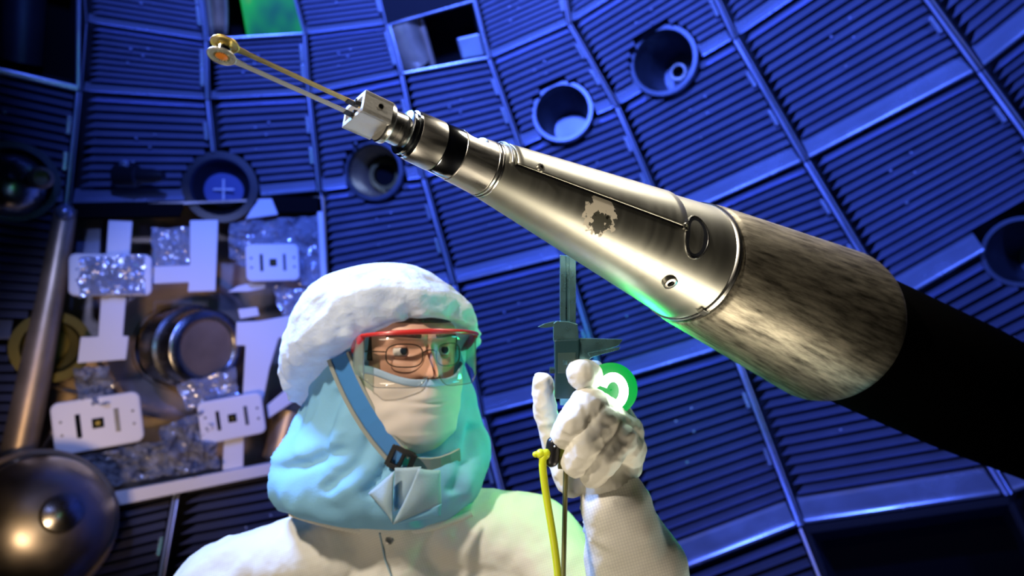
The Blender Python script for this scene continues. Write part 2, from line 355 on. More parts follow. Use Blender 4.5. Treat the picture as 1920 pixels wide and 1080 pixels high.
LAB = {
 (0, 0): 'louvered panel in the top row with a bright cyan ledge, beside the dark square bay',
 (1, 0): 'purple-blue louvered panel above the rectangular hatch holding the small dark camera',
 (0, 1): 'louvered panel behind the target rods just under the green glass bay',
 (1, 1): 'louvered panel right above the lens port with the bright cross',
 (0, 2): 'bright blue louvered panel between the green glass bay and the dark pipe bay',
 (-1, 2): 'louvered panel cut by the top edge beside the green glass bay',
 (1, 2): 'blue louvered panel behind the square clamp block and stepped collar',
 (2, 2): 'louvered panel beside the hatch, above the white bouffant cap, holding the brass-lined port',
 (3, 2): 'louvered panel mostly hidden behind the bouffant cap and hood',
 (1, 3): 'louvered panel directly below the dark pipe bay, above the polished collar',
 (2, 3): 'louvered panel above the bouffant cap, crossed by the narrow end of the cone',
 (3, 3): 'louvered panel between the red safety glasses and the caliper beam',
 (4, 3): 'dark louvered panel between the blue hood and the yellow cord',
 (0, 4): 'louvered panel at the top edge beside the dark pipe bay',
 (1, 4): 'louvered panel holding the round port just above the metal cone',
 (2, 4): 'louvered panel hidden partly behind the middle of the metal cone',
 (3, 4): 'louvered panel behind the caliper jaws, tinted green',
 (4, 4): 'dark blue louvered panel behind the gloved hand and sleeve',
 (0, 5): 'louvered panel at the top edge above the port with a nested ring',
 (1, 5): 'louvered panel holding the dark round port with a small nested ring',
 (2, 5): 'broad blue louvered panel above the shoulder of the metal cone',
 (3, 5): 'louvered panel behind the streaked wide end of the metal cone',
 (4, 5): 'dark louvered panel below the wide end of the cone with highlights on its slats',
 (1, 6): 'louvered panel at the top edge, first one right of the nested-ring port',
 (2, 6): 'large louvered panel upper right with a bright lower ledge and four bolts',
 (3, 6): 'dark-slatted louvered panel right of the cone, beside the half-seen port',
 (4, 6): 'louvered panel behind the black boom at the edge of the picture',
 (2, 7): 'louvered panel in the upper right corner of the picture',
 (3, 7): 'louvered panel at the right edge, above the half-seen round port',
 (5, 4): 'almost black louvered panel beside the raised sleeve at the bottom edge',
 (4, 0): 'dark louvered panel under the hatch next to the bright steel dome',
 (4, 1): 'dark louvered panel under the hatch sill, behind the white shoulder',
 (4, 2): 'dark louvered panel behind the hood and the collar',
 (1, -1): 'dim purple louvered panel at the left edge below the dark bay',
 (2, -1): 'dark louvered panel at the left edge beside the tan column',
 (3, -1): 'dark louvered panel at the left edge below the olive port',
 (4, -1): 'black louvered panel in the lower left corner behind the steel dome',
 (-1, 0): 'louvered panel cut by the top edge between the dark bay and the green bay',
 (0, 6): 'louvered panel out at the top right above the nested-ring port',
}
for r in range(-1, 6):
    for c in range(-1, 8):
        if (r, c) in HATCH or (r, c) in BAYS or (r, c) not in LAB: continue
        panel(r, c, LAB[(r, c)])
# the shell of the chamber outside the panels
sh = MB(); sh.ball(CAM, R_WALL+.75, 40); me = mesh_of('wall_chamber', sh); me.flip_normals()
w = obj('wall_chamber', me, 'shell', fix=False, at=CAM); tag(w, 'dark spherical steel shell behind the louvered panels', 'wall', kind='structure')

# square beam bays: a recessed box with a frame
def bay(r, c, label, rows=1, frame='ledge'):
    TL, TR, BL, BR = node(r, c), node(r, c+1), node(r+rows, c), node(r+rows, c+1)
    ctr = (TL+TR+BL+BR)/4; n = (CAM-ctr).normalized()
    def Q(u, v, h=0.0): return TL*(1-u)*(1-v)+TR*u*(1-v)+BL*(1-u)*v+BR*u*v+n*h
    root = thing('beam_bay', ctr, label, 'opening')
    mb = MB(); e = .03
    for (a, b) in (((e, e), (1-e, e)), ((1-e, e), (1-e, 1-e)), ((1-e, 1-e), (e, 1-e)), ((e, 1-e), (e, e))):
        mb.hexa([Q(*a, 0), Q(*b, 0), Q(*b, -.5), Q(*a, -.5)]+[Q(*(Vector(a)*1.0+(Vector(a)-Vector((.5, .5)))*.03), 0), Q(*(Vector(b)+(Vector(b)-Vector((.5, .5)))*.03), 0), Q(*(Vector(b)+(Vector(b)-Vector((.5, .5)))*.03), -.5), Q(*(Vector(a)+(Vector(a)-Vector((.5, .5)))*.03), -.5)])
    obj('bay_wall', mb, 'dark_tube', root)
    bk = MB(); bk.hexa([Q(e, e, -.5), Q(1-e, e, -.5), Q(1-e, 1-e, -.5), Q(e, 1-e, -.5), Q(e, e, -.52), Q(1-e, e, -.52), Q(1-e, 1-e, -.52), Q(e, 1-e, -.52)])
    obj('back_plate', bk, 'hole', root)
    fr = MB()
    for a, b, c2, d2 in ((0, 0, 1, e*1.3), (0, 1-e*1.6, 1, 1), (0, 0, e, 1), (1-e, 0, 1, 1)):
        fr.hexa([Q(a, b, 0), Q(c2, b, 0), Q(c2, d2, 0), Q(a, d2, 0), Q(a, b, .03), Q(c2, b, .03), Q(c2, d2, .03), Q(a, d2, .03)])
    obj('rim_frame', fr, frame, root, bevel=.008)
    return root, Q, n
b1, Q, n = bay(-1, 1, 'square bay with a green glass plate and a tan liner at the top edge')
g = MB(); g.hexa([Q(.40, .0, .0), Q(.98, .0, .0), Q(.98, .96, .0), Q(.40, .96, 0), Q(.40, .0, .03), Q(.98, .0, .03), Q(.98, .96, .03), Q(.40, .96, .03)]); obj('green_glass', g, 'greenplate', b1, bevel=.005, label='bright green glass plate')
g = MB(); g.rings([[Q(lerp(.03, .28-.08*v*v, t), v, -.02-.1*math.sin(t*3)) for t in [i/8 for i in range(9)]] for v in (0, .25, .5, .75, .93)], False, False, False); so = obj('tan_liner', g, 'tan', b1)
so.modifiers.new('solid', 'SOLIDIFY').thickness = .02
b2, Q, n = bay(0, 3, 'dark square bay with a tan pipe above the stepped collar')
g = MB(); g.tube([Q(.1, .0, -.15), Q(.13, .5, -.15), Q(.22, .93, -.15)], [.16, .15, .11], 20); obj('pipe', g, 'tan', b2)
g = MB(); g.tube([Q(.36, .0, -.1), Q(.36, .95, -.1)], .025, 12); obj('conduit', g, 'bronze', b2)
g = MB(); g.hexa([Q(.7, .55, -.3), Q(.96, .55, -.3), Q(.96, .93, -.3), Q(.7, .93, -.3), Q(.7, .55, -.02), Q(.96, .55, -.02), Q(.96, .93, -.02), Q(.7, .93, -.02)]); obj('corner_block', g, 'ledge', b2, bevel=.01)
b3, Q, n = bay(-1, -1, 'dark square bay in the upper left corner', 2)
g = MB(); g.tube([Q(.62, .1, -.3), Q(.62, .9, -.3)], .12, 20); obj('pipe', g, 'dark_tube', b3)
b4, Q, n = bay(5, 5, 'black square bay at the lower right below the bright ledge', frame='shell')

# ------------------------------------------------------------------ round ports
def port(k, label, tilt, depth=.55, wall='dark_tube', rimm='dark_tube', end='dark_tube', inner=None, rimw=.12, proud=.03):
    x, y, rp = PORTS[k]; d = D(x, y); c = CAM+d*R_WALL; r = R_WALL*math.tan(math.atan(rp/F/math.sqrt(1+((x-960)/F)**2+((y-540)/F)**2)))
    ax = (d+V3((tilt[0], tilt[1], 0))).normalized()
    root = thing('round_port', c, label, 'port')
    t = MB(); t.lathe(c, ax, [(-proud, r), (-proud, r*(1-rimw)), (-proud*.4, r*(1-rimw*1.2)), (.02, r*(1-rimw*1.25)), (.025, r), (-proud, r)], 56, cap0=False, cap1=False); obj('rim', t, rimm, root)
    t = MB(); q = r*(1-rimw*1.25); pr = [(.02, q)]
    for i in range(6): z = depth*(i+1)/6; pr += [(z-.02, q*(1-.05*i)), (z, q*(1-.05*i-.03))]
    t.lathe(c, ax, pr, 56, cap0=False, cap1=False); to = obj('tube', t, wall, root)
    qe = pr[-1][1]; t = MB(); t.lathe(c, ax, [(depth, qe), (depth+.02, qe), (depth+.021, .001)], 56, cap0=False); obj('end_plate', t, end, root)
    if inner:
        m, fr, dz, hole = inner; t = MB(); t.lathe(c, ax, [(depth-.02, qe*fr), (depth-dz, qe*fr), (depth-dz, qe*fr*.72), (depth-.03, qe*fr*.68)], 40, cap0=False, cap1=False); obj('nested_ring', t, m, root)
        if hole: t = MB(); t.lathe(c, ax, [(depth-.035, qe*fr*.7), (depth-.03, .001)], 40, cap0=False); obj('throat', t, 'hole', root)
    return root, c, ax, r
port('a', 'dark round port with a small nested ring, highest port above the cone', (.30, -.22), .5, inner=('bright_tube', .42, .14, True))
port('b', 'bluish round port just above the middle of the metal cone', (.16, -.30), .42)
port('c', 'round port lined with brass behind the collar, above the cap', (.30, -.12), .34, wall='tan', end='brass', rimm='dark_tube', inner=('brass', .9, .1, True))
rt, c, ax, r = port('d', 'round lens port with a bright cross above the hatch', (.16, -.12), .10, wall='blackplastic', rimm='blackplastic', end='lens', rimw=.2, proud=.05)
t = MB(); e1 = V3((1, 0, 0)); e2 = V3((0, 1, 0)); q = c+ax*.09
for a, b in ((e1, e2), (e2, e1)): t.box(q, a*.07, b*.006, ax*.004)
obj('cross_mark', t, 'white', rt, label='small bright cross on the lens')
# port e: steel dome at the left edge
x, y, rp = PORTS['e']; d = D(x, y); c = CAM+d*R_WALL; ax = -d; r = R_WALL*rp/F/1.2
e = thing('domed_port', c, 'steel dome port at the left edge beside the dark tooth gap', 'port')
t = MB(); t.lathe(c, ax, [(-.05, r*1.08), (.03, r*1.08), (.03, r*.9), (.0, r*.9)], 48, cap0=False, cap1=False); obj('rim', t, 'dark_tube', e)
t = MB(); t.lathe(c+V3((-.02, -.02, 0)), (ax+V3((.25, .2, 0))).normalized(), [(-.05, r*.9), (.06, r*.86), (.12, r*.7), (.16, r*.42), (.17, .001)], 48, cap0=False); obj('dome', t, 'bright_tube', e)
t = MB(); t.lathe(c+V3((r*.75, .02, 0)), ax, [(0, r*.3), (.1, r*.3), (.12, r*.2), (.06, r*.18)], 32, cap0=False); obj('fitting', t, 'bronze', e)
port('f', 'half-seen dark round port at the right edge', (.35, -.1), .45)
# port g: large steel dome low at the left
x, y, rp = PORTS['g']; dg = D(70, 985); c = CAM+dg*(R_WALL-.30)
gq = thing('domed_port', c, 'large bright steel dome at the lower left corner, under the hatch', 'port')
ax = (-dg+V3((.35, .15, 0))).normalized(); r = .36
t = MB(); t.lathe(c, ax, [(-.6, r*.98), (.02, r), (.12, r*.97), (.22, r*.86), (.30, r*.66), (.35, r*.40), (.37, .001)], 64, cap0=False); obj('dome', t, 'dome', gq)
u_ = V3((1, 0, 0)); u_ = (u_-ax*u_.dot(ax)).normalized(); v_ = ax.cross(u_)
t = MB(); t.loop([c-ax*.05+(u_*math.cos(a)+v_*math.sin(a))*r*1.12 for a in [2*math.pi*i/60 for i in range(60)]], .018); obj('hoop', t, 'tan', gq)
t = MB(); t.lathe(c+V3((.03, .02, 0))+ax*.335, ax, [(0, .10), (.03, .09), (.05, .05), (.055, .001)], 32, cap0=False); obj('boss', t, 'bright_tube', gq)
port('h', 'dark olive round port beside the tan column at the left', (-.1, .1), .12, wall='olive', end='olive', rimm='olive', rimw=.25)
# small camera on the panel above the hatch
c = CAM+D(240, 330)*(R_WALL-.12); n = -D(240, 330)
cm = thing('small_camera', c, 'small dark cylindrical camera with a blue glint above the hatch', 'camera')
t = MB(); s = V3((1, 0, 0)); t.lathe(c-s*.08, s, [(0, .05), (.01, .068), (.14, .068), (.15, .05), (.24, .045), (.3, .03)], 32); obj('body', t, 'blackplastic', cm)
t = MB(); t.lathe(c-n*.14, n, [(0, .06), (.08, .05)], 24); obj('mount', t, 'dark_tube', cm)
t = MB(); t.lathe(c+V3((-.02, .06, 0)), V3((0, 1, .3)), [(0, .03), (.03, .03), (.04, .018)], 24); obj('knob', t, 'ledge', cm)

# ------------------------------------------------------------------ the hatch and what hangs in it
HN = -D(350, 640); HC = CAM+D(350, 640)*(R_WALL*.97)
HU = V3((1, 0, 0)); HU = (HU-HN*HU.dot(HN)).normalized(); HV = HN.cross(HU)
def H(px, py, off=0.0):
    d = D(px, py); o = HC+HN*off; return CAM+d*((o-CAM).dot(HN)/d.dot(HN))
def plate(name, pts, off, th, m, label, cat, parent=None, bevel=.006, group=None):
    mb = MB(); mb.prism([H(x, y, off) for x, y in pts], HN*th)
    if parent is not None: return obj(name, mb, m, parent, bevel=bevel)
    o = obj(name, mb, m, bevel=bevel); return tag(o, label, cat, group)
ha = thing('access_hatch', H(350, 900, -.2), 'large rectangular hatch opening of brown metal with a tan column', 'hatch')
OUT = [(128, 392), (604, 372), (612, 560), (640, 850), (330, 910), (10, 975), (72, 640)]
mb = MB(); mb.prism([H(x, y, -.52) for x, y in OUT], -HN*.02); obj('back_wall', mb, 'brown', ha)
for i in range(len(OUT)):
    a, b = OUT[i], OUT[(i+1) % len(OUT)]; mb = MB(); mb.hexa([H(*a, 0), H(*b, 0), H(*b, -.52), H(*a, -.52)]+[p+(p-HC).normalized()*.02 for p in (H(*a, 0), H(*b, 0), H(*b, -.52), H(*a, -.52))]); obj('side_wall', mb, 'brown', ha)
mb = MB(); mb.tube([H(124, 392, .0), H(98, 540, .0), H(66, 700, .0), H(20, 920, .0)], [.062, .07, .085, .095], 20); obj('column', mb, 'tan', ha, label='tan vertical column')
mb = MB(); mb.ball(H(122, 398, .06), .05, 12); obj('knob', mb, 'ledge', ha)
plate('top_rail', [(140, 384), (345, 384), (338, 408), (138, 412)], -.05, .06, 'hole', '', '', ha)
plate('top_rail', [(500, 372), (596, 372), (594, 400), (512, 402)], -.05, .06, 'hole', '', '', ha)
plate('edge_strip', [(594, 398), (604, 398), (613, 546), (602, 546)], .03, .03, 'white', '', '', ha)
plate('sill', [(165, 930), (516, 864), (513, 886), (158, 958)], .03, .05, 'white', '', '', ha)
plate('inner_post', [(150, 400), (195, 400), (190, 520), (140, 540)], -.35, .1, 'dark_tube', '', '', ha)
mb = MB(); mb.tube([H(50, 880, -.25), H(120, 780, -.2), H(200, 720, -.3)], .02, 10); mb.tube([H(80, 720, -.3), H(160, 740, -.2), H(140, 850, -.25), H(60, 930, -.3)], .018, 10); obj('cable', mb, 'tan', ha)
mb = MB(); mb.tube([H(545, 770, -.2), H(520, 860, -.2)], .10, 18); obj('pipe', mb, 'tan', ha)
# the barrel window inside
ba = thing('steel_barrel', H(340, 650, -.3), 'shiny steel barrel set in a round bronze flange inside the hatch', 'barrel')
ca = H(338, 650, -.42); ax = (HN+HU*.10+HV*.0).normalized()
t = MB(); t.lathe(ca, ax, [(-.08, .50), (.02, .50), (.03, .47), (.0, .43), (.0, .30), (.02, .29), (.02, .28), (-.05, .28)], 72, cap0=False, cap1=False); obj('flange', t, 'bronze', ba)
bx_ = (ax+HU*.42-HV*.02).normalized()
t = MB(); t.lathe(ca, bx_, [(-.02, .27), (.14, .27), (.15, .285), (.2, .285), (.21, .262), (.36, .255), (.37, .24), (.37, .205), (.33, .20), (.32, .001)], 64, cap0=False); obj('barrel', t, 'bright_tube', ba)
t = MB(); t.lathe(ca+bx_*.325, bx_, [(0, .195), (.006, .19), (.012, .001)], 48, cap0=False); obj('window_disc', t, 'bronze', ba)
# white brackets
plate('bracket_strip', [(204, 414), (249, 416), (243, 490), (199, 488)], .0, .025, 'white', 'white vertical strip above the upper left slotted plate in the hatch', 'bracket')
plate('foot_bracket', [(190, 556), (237, 557), (231, 630), (242, 630), (237, 674), (146, 681), (152, 632), (185, 631)], .0, .025, 'white', 'white upside-down T bracket below the upper left slotted plate', 'bracket')
plate('corner_bracket', [(356, 414), (409, 413), (404, 546), (352, 548), (354, 530), (286, 533), (290, 500), (356, 498)], .0, .025, 'white', 'white reversed L bracket beside the film square in the hatch', 'bracket')
plate('tee_bracket', [(443, 604), (485, 602), (553, 590), (552, 630), (522, 634), (505, 690), (496, 735), (488, 772), (453, 774), (460, 648), (442, 648)], .0, .025, 'white', 'white T bracket next to the cap, above the lowest slotted plate', 'bracket')
plate('diagonal_strip', [(500, 760), (552, 716), (554, 750), (503, 784)], -.02, .02, 'white', 'short slanting white strip right beside the hood', 'strip')
plate('post_strip', [(420, 818), (457, 812), (456, 876), (417, 883)], .0, .02, 'white', 'short white post standing on the hatch sill', 'strip')
plate('tab', [(486, 374), (509, 373), (521, 403), (460, 412), (470, 395)], .02, .02, 'white', 'small white tab under the lens port at the hatch top', 'tab')
mb = MB(); mb.prism([H(x, y, .0) for x, y in [(426, 548), (445, 537), (470, 531), (497, 531), (497, 541), (465, 547)]], HN*.02); tag(obj('sliver_plate', mb, 'white', bevel=.005), 'thin pointed white sliver under the upper right slotted plate', 'plate')
mb = MB(); mb.prism([H(x, y, -.02) for x, y in [(446, 580), (482, 576), (486, 592), (450, 598)]], HN*.02); tag(obj('small_plate', mb, 'white', bevel=.005), 'little white plate on top of the T bracket', 'plate')
# slotted plates
def slotted(px, py, w, h, rot, off, label):
    c = H(px, py, off); a = math.radians(rot); s = (c-CAM).length/F
    u = (HU*math.cos(a)+HV*math.sin(a)); v = HN.cross(u); w, h = w*s*.5*.97, h*s*.5*.97; rd = min(w, h)*.3
    root = thing('slotted_plate', c, label, 'plate', 'white slotted plates hung in the hatch')
    pts = []
    for cx, cy, a0 in ((w-rd, h-rd, 0), (-w+rd, h-rd, 90), (-w+rd, -h+rd, 180), (w-rd, -h+rd, 270)):
        for k in range(7): t = math.radians(a0+15*k); pts.append(c+u*(cx+rd*math.cos(t))+v*(cy+rd*math.sin(t)))
    mb = MB(); mb.prism(pts, HN*.03); obj('plate_body', mb, 'whiteplate', root, bevel=.012)
    mb = MB(); mb.box(c+HN*.031, u*w*.13, v*h*.19, HN*.003); obj('square_hole', mb, 'hole', root)
    mb = MB(); mb.box(c+HN*.034, u*w*.05, v*h*.07, HN*.003); obj('centre_chip', mb, 'olive', root)
    for sx in (-1, 1):
        mb = MB(); mb.box(c+HN*.031+u*sx*w*.43, u*w*.055, v*h*.45, HN*.003); obj('slot', mb, 'hole' if sx < 0 or px < 160 else 'dark_tube', root)
    for sx in (-1, 1):
        for sy in (-1, 1):
            mb = MB(); mb.lathe(c+u*sx*w*.8+v*sy*h*.25+HN*.028, HN, [(0, .008), (.005, .008)], 10); obj('rivet', mb, 'dark_tube', root)
    return root
slotted(209, 516, 120, 70, 2, .05, 'white slotted plate at the upper left of the hatch, wrapped in film')
slotted(511, 493, 92, 68, 4, .07, 'brightest white slotted plate, on the crinkled film near the cap')
slotted(185, 792, 126, 84, 8, .05, 'white slotted plate at the lower left of the hatch, above crumpled film')
slotted(435, 783, 106, 74, 9, .06, 'white slotted plate at the foot of the T bracket')
# plastic films
def film(name, pts, off, label, amp=.05, nsub=14):
    """crinkled sheet spanning a four-cornered outline"""
    a, b, c2, d2 = [Vector(p) for p in pts]; mb = MB(); rs = []
    for j in range(nsub+1):
        row = []
        for i in range(nsub+1):
            s, t = i/nsub, j/nsub; q = a*(1-s)*(1-t)+b*s*(1-t)+c2*s*t+d2*(1-s)*t
            z = noise.fractal(Vector((q.x*.035, q.y*.035, off*9)), .9, 2.2, 3)*amp + amp*abs(noise.noise(Vector((q.x*.09, q.y*.09, 3.3+off))))
            row.append(H(q.x+6*noise.noise(Vector((q.x*.05, q.y*.05, 7))), q.y+6*noise.noise(Vector((q.x*.05, q.y*.05, 9))), off+z))
        rs.append(row)
    mb.rings(rs, False, False, False, False); o = obj(name, mb, 'film'); o.modifiers.new('solid', 'SOLIDIFY').thickness = .004
    return tag(o, label, 'plastic film')
film('film_square', [(284, 430), (357, 428), (354, 497), (283, 498)], -.03, 'square clear film behind the reversed L bracket', .03)
film('film_sheet', [(430, 418), (598, 404), (604, 546), (430, 490)], -.02, 'large crinkled clear film under the brightest slotted plate', .06, 20)
film('film_flap', [(512, 536), (605, 545), (600, 594), (526, 592)], -.01, 'small clear film flap just above the bouffant cap', .03)
film('film_bag', [(136, 688), (204, 688), (216, 756), (150, 764)], .02, 'bunched shiny film just above the lower left slotted plate', .12)
film('film_wrap', [(150, 482), (272, 478), (268, 552), (148, 556)], .10, 'clear film wrapped over the upper left slotted plate', .015)
film('film_heap', [(112, 862), (300, 826), (330, 885), (170, 922)], .02, 'crumpled film heap lying on the left of the hatch sill', .12, 18)
film('film_crumple', [(300, 800), (390, 768), (412, 876), (310, 892)], .04, 'tall crumpled film on the sill below the barrel', .14, 18)
film('film_corner', [(330, 722), (442, 690), (448, 752), (350, 768)], -.04, 'folded film corner under the steel barrel', .03)

# ------------------------------------------------------------------ target positioner
T0 = Vector(((419-960)/F*.5, (540-93)/F*.5, -.5)); T1 = Vector(((1545-960)/F*1.0, (540-607)/F*1.0, -1.0))
AX = (T1-T0).normalized(); LT = (T1-T0).length
n1 = (Vector((0, 1, 0))-AX*AX.y).normalized(); n2 = AX.cross(n1)
NZ = (n1*math.cos(math.radians(12))-n2*math.sin(math.radians(12))).normalized()
NY = NZ.cross(AX)                # right-handed frame: x = axis, z = up, y = away from the camera
PR = Matrix((M3 @ AX, M3 @ NY, M3 @ NZ)).transposed(); PO = cam2w(T0)
def sx(px):                      # pixel column of a point on the axis -> distance from the tip
    k = (px-960)/F
    return -(T0.x+k*T0.z)/(AX.x+k*AX.z)
def dep(px): return -(T0.z+AX.z*sx(px))
def rad(px, half): return half*dep(px)/F
tp = thing('target_positioner', PO+PR @ Vector((sx(690), 0, 0)), 'long metal positioner arm tapering from a black boom to a small clamp block', 'positioner arm', rot=PR)
O = sx(690)
def part(name, mb, m, parent=tp, **k): return obj(name, mb, m, parent, local=True, **k)
def lat(name, prof, m, n=96, **k):
    mb = MB(); mb.lathe((0, 0, 0), (1, 0, 0), [(sx(x)-O, rad(x, h)) for x, h in prof], n, ref=(0, 0, 1)); return part(name, mb, m, **k)
# clamp block: open towards the tip
xa, xb = sx(663)-O, sx(716)-O; hw, hz = .0185, .0098
mb = MB()
mb.box(((xa+xb)/2, 0, -hz+.002), ((xb-xa)/2, 0, 0), (0, hw, 0), (0, 0, .002)); mb.box(((xa+xb)/2, 0, hz-.002), ((xb-xa)/2, 0, 0), (0, hw, 0), (0, 0, .002))
mb.box(((xa+xb)/2, -hw+.002, 0), ((xb-xa)/2, 0, 0), (0, .002, 0), (0, 0, hz)); mb.box(((xa+xb)/2, hw-.002, 0), ((xb-xa)/2, 0, 0), (0, .002, 0), (0, 0, hz))
mb.box(((xa*.3+xb*.7), 0, 0), ((xb-xa)*.3, 0, 0), (0, hw-.001, 0), (0, 0, hz-.001))
cb = part('clamp_block', remeshed(mb, .0006, 0) if False else mb, 'alubox', bevel=.0003)
mb = MB(); mb.lathe(((xa+xb)/2+.002, -hw-.0003, .001), (0, 1, 0), [(0, .0021), (.0004, .0021), (.0005, .0012), (.004, .0012)], 20, cap1=True); hh = obj('screw_hole', mb, 'hole', cb, local=True)
mb = MB(); mb.lathe(((xa+xb)/2+.002, -hw-.0006, .001), (0, 1, 0), [(0, .0022), (0, .0026), (.0008, .0026)], 20, cap0=False, cap1=False); obj('hole_rim', mb, 'screw', cb, local=True)
lat('front_flange', [(714, 37), (716, 39.5), (724, 39.5), (726, 38)], 'turned')
lat('neck', [(725, 31), (757, 31.5)], 'turned')
lat('stepped_ring', [(754, 40), (756, 44), (760, 44), (761, 41), (764, 41), (765, 46), (770, 46.5), (771, 45)], 'polished')
lat('satin_collar', [(770, 46.5), (771, 47.5), (814, 48.6), (815, 47.5)], 'alu')
lat('groove', [(813, 46.5), (818, 46.5)], 'hole')
lat('polished_collar', [(816.5, 47), (817.5, 48), (848, 49.5), (849, 48.5)], 'polished')
# rear collar with a flat milled on top
mb = MB(); pr = [(848.5, 49.5), (849.5, 50.5), (860, 51), (885, 52.2), (888, 52.4), (904, 53.4), (905, 52)]
rs = []
for x, h in pr:
    r = rad(x, h); flat = r*.80 if 850 < x < 887 else r*2; ring = []
    for k in range(128):
        a = 2*math.pi*k/128; p = Vector((math.cos(a)*r, math.sin(a)*r)); dirv = Vector((-.42, .908)); q = p.dot(dirv)
        if q > flat: p -= dirv*(q-flat)
        ring.append((sx(x)-O, p.x, p.y))
    rs.append(ring)
mb.rings(rs, smooth=False); part('flatted_collar', mb, 'alu', bevel=.0003)
lat('bead_ring', [(903, 51), (905, 54), (908, 54.5), (910, 53), (911, 54.5), (914, 55), (916, 53.5)], 'turned')
def cr(px): return rad(px, lerp(55, 112.5, (px-915)/(1290-915)))
mb = MB(); mb.lathe((0, 0, 0), (1, 0, 0), [(sx(x)-O, cr(x)) for x in [915+375*i/24 for i in range(25)]], 160, ref=(0, 0, 1)); part('cone', mb, 'cone')
# half cover lying on the cone: from just above the flank facing the camera over the top
mb = MB(); rs = []; A0, A1 = math.radians(181), math.radians(-2)
def ang(a): return Vector((0, math.cos(a), math.sin(a)))
for i in range(25):
    px = lerp(932, 1206, i/24); r = cr(px)+.0022; rs.append([Vector((sx(px)-O, 0, 0))+ang(lerp(A0, A1, k/60))*r for k in range(61)])
mb.rings(rs, False, False, False); co = part('cover_shell', mb, 'cone'); s = co.modifiers.new('solid', 'SOLIDIFY'); s.thickness = .002; s.offset = -1
mb = MB(); mb.tube([Vector((sx(px)-O, 0, 0))+ang(math.radians(182.2))*(cr(px)+.0006) for px in [lerp(932, 1206, i/24) for i in range(25)]], .0013, 8); part('seam_shadow', mb, 'hole', label='dark shadow line along the cover edge')  # black tube stands in for the shadow gap under the cover edge
# lip hoop at the front of the cover
mb = MB(); pts = [Vector((sx(924)-O, 0, 0))+ang(lerp(A0, A1, k/40))*(cr(924)+.0016) for k in range(41)]; mb.tube(pts, .0011, 8); part('lip_hoop', mb, 'turned')
def on_cone(px, deg, dr=0.0): return Vector((sx(px)-O, 0, 0))+ang(math.radians(deg))*(cr(px)+dr)
def cap_screw(px, deg, r, h, name='cap_screw'):
    c = on_cone(px, deg, -.002); a = ang(math.radians(deg))
    mb = MB(); mb.lathe(c, a, [(0, r), (h, r), (h+.0006, r*.85), (h+.0006, r*.5), (h-.002, r*.45)], 24, cap0=False, cap1=True); o = part(name, mb, 'screw')
    mb = MB(); mb.lathe(c, a, [(h-.0018, r*.44), (h-.0016, .0002)], 6, cap0=False); obj('hex_socket', mb, 'hole', o, local=True); return o
cap_screw(968, 174, .0040, .006)
cap_screw(1203, 181, .0044, .004)
cap_screw(1216, 240, .0082, .0045)
# oval slot cut near the end of the cone
def oval(px0, deg0, la, lw, dr):
    pts = []
    for k in range(32):
        t = 2*math.pi*k/32; pts.append(on_cone(px0+la*math.cos(t)*.35, deg0+lw*math.sin(t), dr))
    return pts
mb = MB(); mb.loop(oval(1222, 186, 50, 22, .0005), .0011, 8); part('slot_rim', mb, 'turned')
mb = MB(); c = sum(oval(1222, 186, 47, 20.5, .0006), Vector())/32; o_ = oval(1222, 186, 47, 20.5, .0008); mb.add(o_+[c], [(i, (i+1) % 32, 32) for i in range(32)]); part('slot_recess', mb, 'dark_tube')
lat('end_groove', [(1287, 111), (1292, 109), (1297, 109), (1300, 112)], 'dark_tube')
lat('end_ring', [(1284, 112), (1285.5, 115.5), (1290, 116), (1291.5, 113)], 'turned')
mb = MB(); mb.box(on_cone(1285, 250, .002), (.006, 0, 0), ang(math.radians(340))*.004, ang(math.radians(250))*.002); part('key_tab', mb, 'screw', bevel=.0008)
mb = MB(); prof = [(1296, 114), (1299, 117.5), (1303, 119)]+[(x, lerp(119, 147, (x-1303)/237)) for x in (1340, 1380, 1420, 1460, 1500, 1530)]+[(1540, 147), (1546, 145), (1549, 139), (1550, 60)]
mb.lathe((0, 0, 0), (1, 0, 0), [(sx(x)-O, rad(x, h)) for x, h in prof], 160, ref=(0, 0, 1)); part('wide_barrel', mb, 'rear', label='streaked wide rear barrel')
xe = sx(1545)-O; mb = MB(); mb.lathe((0, 0, 0), (1, 0, 0), [(xe-.01, .078), (xe+.02, .082), (xe+.1, .105), (xe+.5, .125), (xe+1.9, .16)], 64, ref=(0, 0, 1)); part('boom', mb, 'black', label='matte black boom')
# tape patch position for the cone material
c_, c2_, patch, b_, L_ = CONE_HOOK
p1 = on_cone(1076, 207, 0); p2 = on_cone(1080, 213, 0); p3 = on_cone(1085, 216, 0)
pa_ = patch(tuple(p1), .033, 120, .31, .335); L_.new(pa_, c_.inputs[0]); im_ = MT['cone'].node_tree.nodes.new('ShaderNodeMath'); im_.operation = 'SUBTRACT'; im_.inputs[0].default_value = 1; L_.new(pa_, im_.inputs[1]); L_.new(im_.outputs[0], b_.inputs['Metallic']); L_.new(c_.outputs[2], c2_.inputs[6]); L_.new(patch(tuple(p2), .024, 160, .40, .42), c2_.inputs[0]); L_.new(c2_.outputs[2], b_.inputs['Base Color'])

